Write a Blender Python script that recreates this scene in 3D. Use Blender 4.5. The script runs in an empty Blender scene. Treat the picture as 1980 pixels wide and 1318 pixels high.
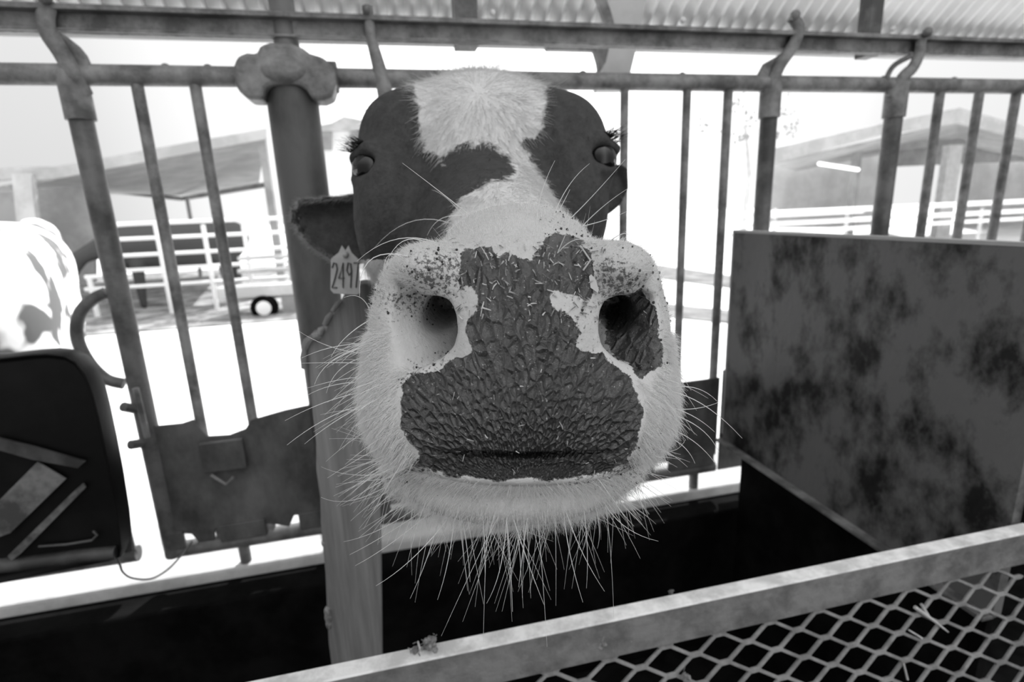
import bpy, math, random
import numpy as np
from mathutils import Vector, Matrix
random.seed(7); rng = np.random.default_rng(7)
S = bpy.context.scene; COL = S.collection
# ------------------------------------------------------------------ camera
F = 1031.0; CX, CY = 990.0, 659.0
def nrm(v):
    v = np.array(v, float); return v/np.linalg.norm(v)
_Z = -nrm((170, 4200, F)); _X = nrm((4725, -444, F)); _X = nrm(_X-_Z*_X.dot(_Z)); _Y = np.cross(_Z, _X)
R3 = np.array([_X, _Y, _Z])            # world = R3 @ (right, down, forward)
CAM = np.array([0, 0, 1.25])
def ray(px, py): return R3 @ np.array([(px-CX)/F, (py-CY)/F, 1.0])
def atY(px, py, y): d = ray(px, py); return CAM+d*(y/d[1])
def atX(px, py, x): d = ray(px, py); return CAM+d*(x/d[0])
def atZ(px, py, z): d = ray(px, py); return CAM+d*((z-CAM[2])/d[2])
def atW(px, py, w): return CAM+ray(px, py)*w
def c2w(P): P = np.asarray(P, float); return CAM+(P*np.array([1, -1, 1]))@R3.T     # (right, up, depth) -> world
def w2c(P): P = np.asarray(P, float); return ((P-CAM)@R3)*np.array([1, -1, 1])
cd = bpy.data.cameras.new('camera'); cam = bpy.data.objects.new('camera', cd); COL.objects.link(cam)
M = Matrix.Identity(4)
for i in range(3):
    M[i][0] = R3[i][0]; M[i][1] = -R3[i][1]; M[i][2] = -R3[i][2]; M[i][3] = CAM[i]
cam.matrix_world = M; cd.sensor_width = 36; cd.lens = F/1980*36; cd.clip_start = .01; cd.clip_end = 500
cd.dof.use_dof = True; cd.dof.focus_distance = .31; cd.dof.aperture_fstop = 8.5
S.camera = cam
# ------------------------------------------------------------------ sky, sun, exposure
W = bpy.data.worlds.new('sky'); S.world = W; W.use_nodes = True
nt = W.node_tree; bg = nt.nodes['Background']
def wn(t): return nt.nodes.new(t)
tc = wn('ShaderNodeTexCoord'); sx = wn('ShaderNodeSeparateXYZ'); nt.links.new(tc.outputs['Generated'], sx.inputs[0])
def wramp(sock, lo, hi, stops):        # brightness of the sky against one direction component
    mr = wn('ShaderNodeMapRange'); mr.inputs['From Min'].default_value = lo; mr.inputs['From Max'].default_value = hi; nt.links.new(sock, mr.inputs['Value'])
    cr = wn('ShaderNodeValToRGB'); nt.links.new(mr.outputs[0], cr.inputs[0]); el = cr.color_ramp.elements
    for k, (p, v) in enumerate(stops):
        e = el[k] if k < 2 else el.new(p)
        e.position = p; e.color = (v, v, v, 1)
    return cr.outputs[0]
glare = wramp(sx.outputs['X'], -1, 1, [(0, .50), (1, .62), (.30, .60), (.42, .95), (.50, 1.6), (.64, 2.4), (.76, 1.3), (.86, .74)])
front = wramp(sx.outputs['Y'], -1, 1, [(0, .50), (1, 1.0), (.45, .54), (.62, 1.0)])
up = wramp(sx.outputs['Z'], 0, 1, [(0, 0.0), (1, 1.1), (.35, .12)])
mu = wn('ShaderNodeMix'); mu.data_type = 'RGBA'; mu.blend_type = 'MULTIPLY'; mu.inputs[0].default_value = 1; nt.links.new(glare, mu.inputs[6]); nt.links.new(front, mu.inputs[7])
ad = wn('ShaderNodeMix'); ad.data_type = 'RGBA'; ad.blend_type = 'ADD'; ad.inputs[0].default_value = 1; nt.links.new(mu.outputs[2], ad.inputs[6]); nt.links.new(up, ad.inputs[7])
nt.links.new(ad.outputs[2], bg.inputs[0]); bg.inputs[1].default_value = 1.0
sd = bpy.data.lights.new('sun', 'SUN'); sd.energy = 6.0; sd.angle = .01
so = bpy.data.objects.new('sun', sd); COL.objects.link(so)
so.rotation_euler = Vector((-.42, -.75, -1.02)).to_track_quat('-Z', 'Y').to_euler(); so.location = (4, 8, 12)
S.view_settings.view_transform = 'Standard'; S.view_settings.look = 'None'
S.view_settings.exposure = 0.28; S.view_settings.gamma = 1; S.view_settings.use_curve_mapping = False
# ------------------------------------------------------------------ materials
def mat(name, col, rough=.7, metal=0.0, col2=None, scale=8.0, bump=0.0, stretch=(1, 1, 1), lo=.4, hi=.6, bscale=None, spec=.4, detail=6):
    m = bpy.data.materials.new(name); m.use_nodes = True; n = m.node_tree; b = n.nodes['Principled BSDF']
    b.inputs['Roughness'].default_value = rough; b.inputs['Metallic'].default_value = metal
    b.inputs['Specular IOR Level'].default_value = spec
    b.inputs['Base Color'].default_value = (col, col, col, 1)
    tc = n.nodes.new('ShaderNodeTexCoord'); mp = n.nodes.new('ShaderNodeMapping'); mp.inputs['Scale'].default_value = stretch
    n.links.new(tc.outputs['Object'], mp.inputs[0])
    if col2 is not None:
        no = n.nodes.new('ShaderNodeTexNoise'); no.inputs['Scale'].default_value = scale; no.inputs['Detail'].default_value = detail
        no.inputs['Roughness'].default_value = .65
        n.links.new(mp.outputs[0], no.inputs['Vector'])
        r = n.nodes.new('ShaderNodeValToRGB'); r.color_ramp.elements[0].position = lo; r.color_ramp.elements[1].position = hi
        r.color_ramp.elements[0].color = (col, col, col, 1); r.color_ramp.elements[1].color = (col2, col2, col2, 1)
        n.links.new(no.outputs[0], r.inputs[0]); n.links.new(r.outputs[0], b.inputs['Base Color'])
    if bump:
        no2 = n.nodes.new('ShaderNodeTexNoise'); no2.inputs['Scale'].default_value = bscale or scale*4; no2.inputs['Detail'].default_value = 5
        n.links.new(mp.outputs[0], no2.inputs['Vector'])
        bp = n.nodes.new('ShaderNodeBump'); bp.inputs['Strength'].default_value = bump; bp.inputs['Distance'].default_value = .004
        n.links.new(no2.outputs[0], bp.inputs['Height']); n.links.new(bp.outputs[0], b.inputs['Normal'])
    return m
GALV = mat('worn_galvanised_steel', .10, .5, 0, .30, 18, .5, lo=.36, hi=.64)
PIPE = mat('dark_painted_pipe', .065, .5, 0, .17, 10, .4)
POSTM = mat('scuffed_dark_post', .06, .55, 0, .12, 9, .4, stretch=(1, 1, .4))
PLATE = mat('dirty_kick_plate', .05, .6, 0, .16, 9, .5, lo=.38, hi=.68, stretch=(1, 1, .6))
BOARD = mat('scuffed_board', .014, .55, 0, .165, 7.5, .5, lo=.40, hi=.56, stretch=(1, 1.3, .9), bscale=45, detail=12, spec=.25)
BEDGE = mat('lit_board_edge', .45, .6)  # pale tone puts the light caught on the board's edges into the colour
WOOD = mat('weathered_wood', .10, .85, 0, .28, 22, .9, lo=.3, hi=.7, stretch=(2.2, 2.2, .10), bscale=30)
BLK = mat('black_rubber_liner', .002, .9, 0, .006, 10, .3, spec=.06)
PLAST = mat('black_plastic', .002, .45, 0, .008, 6, .2, lo=.45, hi=.75, spec=.2)
PGREY = mat('scuffed_grey_plastic', .025, .5, 0, .07, 12, .2)
STICK = mat('worn_sticker', .05, .6, 0, .17, 18, 0)
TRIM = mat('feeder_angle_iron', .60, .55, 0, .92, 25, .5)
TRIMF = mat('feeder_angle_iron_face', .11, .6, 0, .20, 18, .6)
MESHM = mat('expanded_metal', .14, .55, 0, .24, 30, .5)
CONC = mat('concrete', .45, .9, 0, .6, 9, .5)
DARKC = mat('shade_dark_concrete', .003, .9, 0, .009, 9, .5, spec=.06)  # near-black base colour carries the shade under the feeder
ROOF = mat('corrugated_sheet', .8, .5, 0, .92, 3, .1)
GUT = mat('eave_beam', .16, .6, 0, .26, 6, .2, stretch=(.3, 1, 1))
PALE = mat('pale_column', .5, .6, 0, .62, 4)
GRND = mat('sunlit_dirt', .62, .95, 0, .75, .8, .3)
MUD = mat('churned_mud', .10, .9, 0, .34, 2.5, .6)
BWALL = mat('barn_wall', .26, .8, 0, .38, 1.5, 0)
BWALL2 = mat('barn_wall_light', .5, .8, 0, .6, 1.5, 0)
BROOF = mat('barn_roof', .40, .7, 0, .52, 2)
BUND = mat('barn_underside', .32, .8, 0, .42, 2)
WHITE = mat('white_paint', .85, .5)
HAY = mat('dry_straw', .32, .8, 0, .55, 40)
DUNG = mat('dried_dung', .10, .9, 0, .3, 60, .8)
LEAF = mat('dusty_leaves', .2, .8, 0, .4, 4)
BARK = mat('bark', .15, .9, 0, .22, 8)
# ------------------------------------------------------------------ mesh builder
class MB:
    def __init__(s): s.v = []; s.f = []
    def add(s, vs, fs):
        o = len(s.v); s.v += [tuple(map(float, v)) for v in vs]; s.f += [tuple(i+o for i in f) for f in fs]; return s
    def box(s, c, h, M=None):
        vs = [np.array((x*h[0], y*h[1], z*h[2])) for x in (-1, 1) for y in (-1, 1) for z in (-1, 1)]
        if M is not None: vs = [M@v for v in vs]
        return s.add([v+np.array(c) for v in vs], [(0, 1, 3, 2), (4, 6, 7, 5), (0, 4, 5, 1), (2, 3, 7, 6), (0, 2, 6, 4), (1, 5, 7, 3)])
    def bb(s, x0, x1, y0, y1, z0, z1): return s.box(((x0+x1)/2, (y0+y1)/2, (z0+z1)/2), (abs(x1-x0)/2, abs(y1-y0)/2, abs(z1-z0)/2))
    def tube(s, pts, r, n=16, cap=True, flat=1.0):
        pts = [np.array(p, float) for p in pts]; k = len(pts); rs = r if isinstance(r, (list, tuple)) else [r]*k
        up = None; rings = []
        for i, p in enumerate(pts):
            t = nrm(pts[min(i+1, k-1)]-pts[max(i-1, 0)])
            if up is None:
                up = np.array((0, 1., 0)) if abs(t[1]) < .9 else np.array((1., 0, 0))
            a = nrm(up-t*up.dot(t)); b = np.cross(t, a); up = a
            rings.append([p+rs[i]*(flat*a*math.cos(q)+b*math.sin(q)) for q in [2*math.pi*j/n for j in range(n)]])
        fs = [(i*n+j, i*n+(j+1) % n, (i+1)*n+(j+1) % n, (i+1)*n+j) for i in range(k-1) for j in range(n)]
        if cap: fs += [tuple(range(n))[::-1], tuple((k-1)*n+j for j in range(n))]
        return s.add([v for g in rings for v in g], fs)
    def prism(s, poly, off):     # poly: list of 3d points, extruded by off
        n = len(poly); off = np.array(off, float)
        vs = [np.array(p, float) for p in poly]; vs += [v+off for v in vs]
        fs = [tuple(range(n))[::-1], tuple(range(n, 2*n))]+[(i, (i+1) % n, n+(i+1) % n, n+i) for i in range(n)]
        return s.add(vs, fs)
    def sphere(s, c, r, n=12, m=8, rad=(1, 1, 1)):
        vs = []; fs = []
        for i in range(m+1):
            th = math.pi*i/m
            for j in range(n):
                ph = 2*math.pi*j/n; vs.append((c[0]+r*rad[0]*math.sin(th)*math.cos(ph), c[1]+r*rad[1]*math.sin(th)*math.sin(ph), c[2]+r*rad[2]*math.cos(th)))
        for i in range(m):
            for j in range(n): fs.append((i*n+j, i*n+(j+1) % n, (i+1)*n+(j+1) % n, (i+1)*n+j))
        return s.add(vs, fs)
    def build(s, name, m, parent=None, smooth=False, bevel=0, loc=None):
        me = bpy.data.meshes.new(name); me.from_pydata(s.v, [], s.f); me.materials.append(m); me.update()
        import bmesh
        b = bmesh.new(); b.from_mesh(me); bmesh.ops.remove_doubles(b, verts=b.verts, dist=1e-6); bmesh.ops.recalc_face_normals(b, faces=b.faces); b.to_mesh(me); b.free()
        o = bpy.data.objects.new(name, me); COL.objects.link(o)
        if smooth:
            for p in me.polygons: p.use_smooth = True
            me.set_sharp_from_angle(angle=.7)
        if bevel:
            bv = o.modifiers.new('bevel', 'BEVEL'); bv.width = bevel; bv.segments = 2; bv.limit_method = 'ANGLE'
        if parent is not None:
            o.parent = parent; o.matrix_parent_inverse = Matrix.Translation(-Vector(parent.location))
        return o
def tag(o, label, cat, group=None, kind=None):
    o['label'] = label; o['category'] = cat
    if group: o['group'] = group
    if kind: o['kind'] = kind
    return o
def empty(name, loc, label, cat, group=None):
    o = bpy.data.objects.new(name, None); COL.objects.link(o); o.location = Vector([float(q) for q in loc]); o.empty_display_size = .1
    return tag(o, label, cat, group)
def struct(o): o['kind'] = 'structure'; return o
def wrad(px, py, Y, width): d = ray(px, py); return width/2/F*(Y/d[1])
FY = 1.25
def smoothp(p, k=5):
    p = [np.array(q, float) for q in p]; out = []
    for i in range(len(p)-1):
        a, b, c, d = p[max(i-1, 0)], p[i], p[i+1], p[min(i+2, len(p)-1)]
        for j in range(k):
            t = j/k; out.append(.5*((2*b)+(c-a)*t+(2*a-5*b+4*c-d)*t*t+(3*b-a-3*c+d)*t**3))
    return out+[p[-1]]
# ================================================================== SETTING
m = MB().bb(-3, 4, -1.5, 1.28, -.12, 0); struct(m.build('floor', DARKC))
m = MB(); m.add([(-60, 1.28, 0), (60, 1.28, 0), (60, 140, 0), (-60, 140, 0)], [(0, 1, 2, 3)]); struct(m.build('ground', GRND))
# corrugated roof: low eave beyond the fence, rising over the camera
ang = math.radians(41); m = MB(); pitch = .062; x0, x1 = -5.0, 7.5
nx = int((x1-x0)/pitch*8); L = 3.1
ey, ez = 2.22, 1.945
vs = []; fs = []
for i in range(nx+1):
    x = x0+(x1-x0)*i/nx; h = .020*math.sin(2*math.pi*(x/pitch))
    for (yy, zz) in ((ey, ez), (ey-L*math.cos(ang), ez+L*math.sin(ang))):
        for t in (0, .004):
            vs.append((x, yy+(h+t)*math.sin(ang), zz+(h+t)*math.cos(ang)))
for i in range(nx):
    a = i*4; b = a+4
    fs += [(a, b, b+2, a+2), (a+1, a+3, b+3, b+1), (a, a+1, b+1, b), (a+2, b+2, b+3, a+3)]
m.add(vs, fs); struct(m.build('ceiling', ROOF, smooth=True))
m = MB().bb(x0, x1, 2.14, 2.21, 1.855, 1.935); struct(m.build('trim_1', GUT))        # eave beam
# concrete curb behind the headlocks, trough liner
m = MB().bb(-3, 4, 1.232, 1.5, 0, .452); struct(m.build('trim_2', CONC, bevel=.008))
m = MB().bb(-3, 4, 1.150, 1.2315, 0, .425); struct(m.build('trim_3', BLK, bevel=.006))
# ================================================================== HEADLOCK FENCE
fence = empty('headlock_fence', (0, FY, 0.455), 'grey steel pipe headlock fence of rails and upright bars that the cow reaches through', 'fence')
RAILZ = 1.529
MB().tube([(-2.2, FY, RAILZ), (3.4, FY, RAILZ)], .0190, 24).build('top_rail', GALV, fence, True)
m = MB().bb(-2.2, 3.4, FY-.004, FY+.004, 1.600, 1.640); m.bb(-2.2, 3.4, FY-.026, FY+.004, 1.632, 1.642); m.bb(-2.2, 3.4, FY-.016, FY+.004, 1.600, 1.605)
chan = m.build('upper_channel', GALV, fence, bevel=.0015)
def bar(x, r, z0=.52, z1=RAILZ-.01, xt=None, mtl=GALV):
    return MB().tube([(x, FY, z0), ((x+(xt or x))/2, FY, (z0+z1)/2), (xt or x, FY, z1)], r, 14).build('bar', mtl, fence, True)
for x in (-1.95, -1.6, -1.25, -1.0, -.85): bar(x, .011)
for x, xt in ((-.4425, -.440), (-.333, -.338)): bar(x, .0110, xt=xt)
for x in (.573, .7345): bar(x, .0100)
bar(.846, .0110)
for x in (1.49, 1.625, 1.757, 1.89, 2.3, 2.7): bar(x, .0120)
# thick stanchion bars with collars and the locking arms above
def stanchion(x, r, arm, lat, loop=False):
    MB().tube([(x, FY, .50), (x, FY, RAILZ-.01)], r, 20).build('stanchion_bar', PIPE, fence, True)
    MB().tube([(x, FY, RAILZ-.080), (x, FY, RAILZ+.005)], r*1.24, 20).build('collar', GALV, fence, True)
    p = [atY(a, b, FY-.018) for a, b in arm]; p[-1][1] = FY-.006
    MB().tube(smoothp(p, 4), [.012]*2+[.0155]*(4*(len(p)-1)-3)+[.019, .019], 12, flat=.6).build('locking_arm', GALV, fence, True); arm_o = COL.objects[-1]
    q = [atY(a, b, FY-.012) for a, b in lat]
    if loop: MB().tube(smoothp(q[:4], 4), .0065, 10).build('latch', GALV, arm_o, True)
    else: MB().prism(q, (0, .012, 0)).build('latch', GALV, arm_o, bevel=.002)
    MB().sphere(p[0]+np.array((.0, -.016, 0)), .012, 10, 8).build('bolt', GALV, arm_o, True)
stanchion(-.547, .0205, [(96, 0), (88, 30), (93, 62), (118, 100), (140, 140), (152, 180)], [(112, 62), (122, 66), (150, 88), (164, 105), (172, 122), (168, 140), (130, 140), (108, 95)])
stanchion(.965, .0205, [(1528, 34), (1545, 52), (1538, 80), (1526, 100), (1506, 130), (1494, 175)], [(1514, 101), (1505, 108), (1480, 122), (1468, 144), (1470, 160), (1500, 160), (1522, 112)])
stanchion(1.347, .0222, [(1782, 66), (1780, 84), (1776, 108), (1764, 132), (1745, 150), (1731, 185)], [(1762, 108), (1732, 124), (1718, 142), (1714, 160)], True)
stanchion(2.05, .022, [(2060, 70), (2060, 90), (2050, 120), (2020, 150), (2010, 180)], [(2040, 110), (2010, 130), (2000, 142), (1998, 160)], True)
# upright strap behind the cow's brow
MB().tube([(.006, FY-.014, 1.66), (.008, FY-.014, 1.6), (.022, FY-.012, 1.53), (.030, FY-.004, 1.47), (.032, FY, .52)], [.011, .011, .015, .018, .0195], 14).build('stanchion_bar', GALV, fence, True)
MB().sphere((.004, FY-.034, 1.648), .009, 10, 8).build('bolt', GALV, chan, True)
# small studs on the rail and squashed welds
for x in (-.385, -.31, .47, .72, 1.30, 1.53):
    MB().sphere((x, FY, RAILZ+.017), .008, 10, 6, (1, 1, .7)).build('bolt', GALV, fence, True)
for x in (.28, .72, 1.3): MB().sphere((x-.02, FY-.03, 1.652), .0065, 8, 6).build('bolt', TRIM, chan, True)
# curved belly bar of the next headlock
p = [atY(205, 566, FY), atY(175, 582, FY), atY(152, 612, FY), atY(150, 655, FY), atY(172, 700, FY), atY(205, 732, FY), atY(240, 742, FY)]
MB().tube(smoothp(p), .0120, 14).build('curved_bar', PIPE, fence, True)
# kick plates at the foot, with worn top edges
def plate(name, top, bot, y0, th, mtl):
    poly = [(x, y0, z) for x, z in top]+[(x, y0, z) for x, z in bot[::-1]]
    return MB().prism(poly, (0, th, 0)).build(name, mtl, fence, bevel=.001)
plate('kick_plate', [(-.54, .823), (-.475, .822), (-.452, .828), (-.43, .785), (-.385, .782), (-.35, .792), (-.335, .812), (-.26, .826), (-.15, .838), (.02, .81)],
      [(-.535, .560), (-.5, .552), (-.49, .530), (-.455, .527), (-.45, .556), (-.33, .548), (-.29, .532), (-.275, .560), (-.15, .548), (.02, .55)], FY-.012, .006, PLATE)
plate('kick_plate', [(.02, .80), (.30, .785), (.70, .778), (.86, .780)], [(.02, .55), (.40, .548), (.60, .552), (.66, .556), (.72, .548), (.76, .556), (.86, .550)], FY-.012, .006, PLATE)
plate('kick_plate', [(-2.2, .82), (-.62, .82)], [(-2.2, .52), (-.62, .52)], FY-.012, .006, PLATE)
plate('kick_plate', [(.87, .80), (3.3, .80)], [(.87, .50), (3.3, .50)], FY-.012, .006, PLATE)
MB().tube([(-2.2, FY, .518), (-.62, FY, .518)], .018, 14).build('bottom_rail', PIPE, fence, True)
MB().tube([(-.56, FY, .512), (.86, FY, .512)], .0185, 14).build('bottom_rail', PIPE, fence, True)
for x in (-.40, -.12, .30, .80): MB().tube([(x, FY, .452), (x, FY, .50)], .013, 12).build('foot', PIPE, fence, True)
for x0_, x1_ in ((-.545, -.515), (-.44, -.34), (-.265, -.05), (.05, .55), (.645, .665), (.71, .85)):
    MB().bb(x0_, x1_, FY-.02, FY-.008, .523, .566).build('weld_strip', PLATE, fence, bevel=.002)
# hinge bits next to the thick bar
p0 = atY(262, 750, 1.2); p1 = atY(285, 845, 1.2)
MB().tube([p0, p1], .006, 10).build('hinge_pin', GALV, fence, True)
for (a, b) in (((238, 786), (262, 791)), ((252, 860), (276, 856))):
    MB().tube([atY(*a, 1.21), atY(*b, 1.235)], .010, 8).build('hinge', PIPE, fence, True)
c0 = atY(425, 828, 1.21)
MB().box(atY(432, 880, 1.222), (.045, .006, .035)).build('bracket', PLATE, fence, bevel=.002)
MB().tube([atY(*q, 1.215) for q in ((408, 918), (437, 936), (452, 922))], .004, 6).build('twig_of_wire', GALV, fence, True)
# ---- main pipe post with clamp
post = empty('fence_post', (-.160, FY, .4525), 'thick dark round steel post with bolted rail clamp, left of the cow', 'post')
MB().tube([(-.160, FY, .4525), (-.160, FY, 1.545)], .0500, 32).build('pipe', POSTM, post, True)
MB().tube([(-.160, FY+.012, 1.5), (-.160, FY+.012, 2.02), (-.16, FY+.4, 2.4)], .0245, 20).build('upper_pipe', PIPE, post, True)
cx, cz = -.158, RAILZ
def clampout(s):
    P = [(458, 108), (476, 101), (497, 103), (500, 88), (520, 81), (562, 82), (585, 92), (598, 102), (625, 110), (640, 125), (648, 140), (650, 160), (643, 186), (625, 193), (603, 192), (590, 170), (575, 164), (525, 163), (512, 172), (508, 192), (478, 191), (462, 176), (452, 160), (451, 125)]
    return [atY(x, y, s) for x, y in P]
clampo = MB().prism(clampout(FY-.058), (0, .07, 0)).build('clamp', GALV, post, bevel=.012)
MB().tube([(-.252, FY-.005, cz), (-.066, FY-.005, cz)], .030, 20).build('clamp_sleeve', GALV, post, True, bevel=.003)
MB().sphere((-.163, FY-.045, cz+.004), .044, 20, 12, (1.1, .6, .7)).build('clamp_dome', GALV, clampo, True)
# uprights above the channel
g = 'dark square tubes above the fence rail'
for px, w, lab in ((901, 45, 'dark square tube rising to the roof above the cow\'s forehead'), (1680, 30, 'dark square tube rising to the roof above the brown board')):
    a = atY(px, 60, FY+.03); x = a[0]; r = wrad(px, 30, FY, w)
    tag(MB().bb(x-r, x+r, FY+.01, FY+.01+2*r, 1.60, 2.42).build('square_tube', PIPE, bevel=.002), lab, 'tube', 'square tubes above the fence')
# pale support beam with dark gusset
pb = empty('support_beam', atY(1190, 145, 1.42), 'pale wide support beam with dark gusset plate, right of the cow\'s head above the rail', 'beam')
poly = [atY(*q, 1.42) for q in ((1160, 172), (1212, 172), (1232, 90), (1262, -60), (1180, -60), (1176, 60))]
MB().prism(poly, (0, .05, 0)).build('beam', PALE, pb, bevel=.002)
poly = [atY(*q, 1.36) for q in ((1050, 58), (1176, 58), (1180, 85), (1172, 120), (1160, 140), (1156, 118), (1150, 98), (1058, 96))]
MB().prism(poly, (0, .02, 0)).build('gusset_plate', GALV, pb, bevel=.002)
poly = [atY(*q, 1.40) for q in ((1140, -40), (1172, 50), (1192, 60), (1182, 24), (1160, -40))]
MB().prism(poly, (0, .012, 0)).build('brace', GALV, pb)
# ================================================================== RIGHT BOARD
BX = .866
bd = empty('divider_board', (BX, .8, .605), 'large scuffed dark divider panel standing on the right side of the feeder', 'panel')
MB().bb(BX, BX+.018, .5215, 1.222, .602, 1.172).build('sheet', BOARD, bd, bevel=.001)
MB().bb(BX-.0005, BX+.019, .5215, 1.225, 1.172, 1.178).build('lit_edge_strip', BEDGE, bd)  # pale strips stand in for light along the board's edges
MB().bb(BX-.0005, BX+.019, 1.222, 1.228, .62, 1.178).build('lit_edge_strip', BEDGE, bd)
MB().bb(BX-.020, BX+.004, .5215, 1.225, .600, .607).build('bottom_lip', GALV, bd, bevel=.001)
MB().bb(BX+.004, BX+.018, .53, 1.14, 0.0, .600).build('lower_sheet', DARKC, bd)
# ================================================================== FEEDER GRATE (front)
K = 1.9; u_ = nrm((0, -1, -K)); nn = nrm((0, -K, 1))      # down-slope, outward normal (towards the viewer)
gr = empty('feeder_grate', (.2, .12, 0), 'expanded metal feeder grate with pale angle iron top edge in the foreground', 'grate')
GX0, GX1 = -.55, .885
A0 = np.array((0, .503, .7795))
ext = (GX1-GX0, 0, -(GX1-GX0)*.007); t0 = .0099      # the frame sits a few millimetres out of level
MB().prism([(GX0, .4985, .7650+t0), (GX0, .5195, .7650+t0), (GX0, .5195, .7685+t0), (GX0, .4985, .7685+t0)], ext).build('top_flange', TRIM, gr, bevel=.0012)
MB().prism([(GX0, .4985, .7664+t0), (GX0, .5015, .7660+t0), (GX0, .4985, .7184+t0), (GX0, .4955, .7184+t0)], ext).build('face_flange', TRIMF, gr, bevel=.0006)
mm = MB(); cellx, celly = .0745, .0163; base = np.array((.5896, .500, .7164)); Y0 = base-u_*celly*2
xh = np.array((1., 0, 0))
def knot(i, j): return np.array((base[0]+cellx*(i+.5*(j & 1)), 0, 0))+np.array((0, 1, 1))*(base+u_*(celly*j))
def strand(a, b, w, t):
    d = nrm(b-a); s = np.cross(nn, d)
    pts = []
    for q in (a, b):
        for sa, sb in ((-1, -1), (1, -1), (1, 1), (-1, 1)): pts.append(q+s*w*sa+nn*t*sb)
    mm.add(pts, [(0, 1, 2, 3), (7, 6, 5, 4), (0, 4, 5, 1), (1, 5, 6, 2), (2, 6, 7, 3), (3, 7, 4, 0)])
rows = 46
for j in range(-2, rows):
    for i in range(-16, 5):
        a = knot(i, j)
        if not (GX0 < a[0] < GX1-.01): continue
        mm.add([a+xh*c*.0085*e1+u_*s*.0031+nn*.0022*z_ for z_ in (-1, 1) for c, s, e1 in ((1, 0, 1.25), (.6, 1, 1), (-.6, 1, 1), (-1, 0, 1.25), (-.6, -1, 1), (.6, -1, 1))],
               [(0, 1, 2, 3, 4, 5), (11, 10, 9, 8, 7, 6)]+[(q, (q+1) % 6, 6+(q+1) % 6, 6+q) for q in range(6)])
        for di in ((0, 1) if (j & 1) else (-1, 0)):
            b = knot(i+di, j+1)
            if j == -2 and True: pass
            if GX0 < b[0] < GX1: 
                off = xh*(.0045 if b[0] > a[0] else -.0045)
                strand(a+off, b-off, .0022, .0020)
mm.build('expanded_mesh', MESHM, gr, bevel=.0009)
for x in (GX0, GX1-.006): 
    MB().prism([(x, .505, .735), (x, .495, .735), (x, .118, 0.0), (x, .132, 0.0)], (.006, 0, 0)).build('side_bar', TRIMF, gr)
# ================================================================== WOODEN POST
wp = empty('wooden_post', (-.13, .79, 0), 'weathered wooden post with chewed ragged top standing left of the cow\'s chin', 'post')
def wx(z, side):   # leaning edges
    return (-.118-(1.066-z)*.058) if side < 0 else (-.030-(1.0-z)*.085)
Z0, Z1 = 0.0, 1.09
prof = []
zs = np.linspace(Z0, 1.065, 26)
for z in zs: prof.append((wx(z, -1)+random.uniform(-.0015, .0015), z))
prof += [(-.1225, 1.082), (-.113, 1.092), (-.104, 1.090), (-.099, 1.100), (-.092, 1.099), (-.088, 1.112), (-.080, 1.122), (-.072, 1.130), (-.066, 1.142), (-.060, 1.150), (-.048, 1.158), (-.034, 1.160), (-.022, 1.157)]
for z in zs[::-1]: prof.append((wx(z, 1), z))
MB().prism([(x, .755, z) for x, z in prof], (0, .055, 0)).build('timber', WOOD, wp, bevel=.002)
m = MB()
for a, b, r in (((-.122, .752, 1.078), (-.110, .750, 1.093), .005), ((-.110, .75, 1.093), (-.100, .752, 1.091), .005), ((-.1, .75, 1.096), (-.093, .751, 1.104), .004), ((-.092, .75, 1.108), (-.081, .751, 1.124), .0035), ((-.08, .75, 1.126), (-.066, .751, 1.140), .003), ((-.126, .752, 1.05), (-.122, .751, 1.078), .004)):
    m.tube([a, (np.array(a)+b)/2+np.array((random.uniform(-.002, .002), 0, .002)), b], [r, r*1.2, r*.8], 8)
m.build('splintered_rim', WOOD, wp, True)
m = MB()
for z, s_ in ((.655, .006), (.645, .006), (.633, .005)): m.sphere((wx(z, -1)+.001, .757, z), s_, 8, 6, (1, 1, 1.8))
m.build('dirt_clump', DUNG, wp, True)
MB().sphere((wx(.775, -1)+.001, .757, .775), .003, 8, 6, (1, 1, 1.8)).build('dirt_clump', DUNG, wp, True)
# ================================================================== BLACK TUB (left)
tb = empty('plastic_tank', (-.60, 1.0, .69), 'black rounded plastic waterer tank with worn sticker at the left edge', 'tank')
TY = .95
out = [(-260, 1160), (-260, 700), (-120, 695), (0, 689), (60, 682), (105, 680), (140, 684), (160, 695), (180, 722), (195, 760), (205, 800), (218, 860), (232, 930), (245, 1010), (250, 1060), (246, 1078), (225, 1085), (120, 1105), (0, 1128)]
TP = [atY(x-(12 if x > 90 else 0), y, TY) for x, y in out]
cen = np.mean(TP, axis=0)
m = MB(); n = len(TP); ring = []
for dy, sc in ((.0, .955), (-.006, .985), (0.006, 1.0), (.022, 1.0), (.034, .99), (.044, .97)):
    ring.append([np.array(((p[0]-cen[0])*sc+cen[0], TY+dy, (p[2]-cen[2])*sc+cen[2])) for p in TP])
vs = [v for r_ in ring for v in r_]; k = len(ring)
fs = [(i*n+j, i*n+(j+1) % n, (i+1)*n+(j+1) % n, (i+1)*n+j) for i in range(k-1) for j in range(n)]+[tuple(range(n)), tuple((k-1)*n+j for j in range(n))]
m.add(vs, fs); m.build('shell', PLAST, tb, True, bevel=.003)
rp = [atY(x-12, y, TY+.03) for x, y in [(150, 692), (172, 715), (192, 745), (212, 800), (226, 860), (240, 930), (254, 1010), (260, 1065)]]
MB().tube(smoothp(rp), .006, 8).build('rim', PGREY, tb, True)
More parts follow.
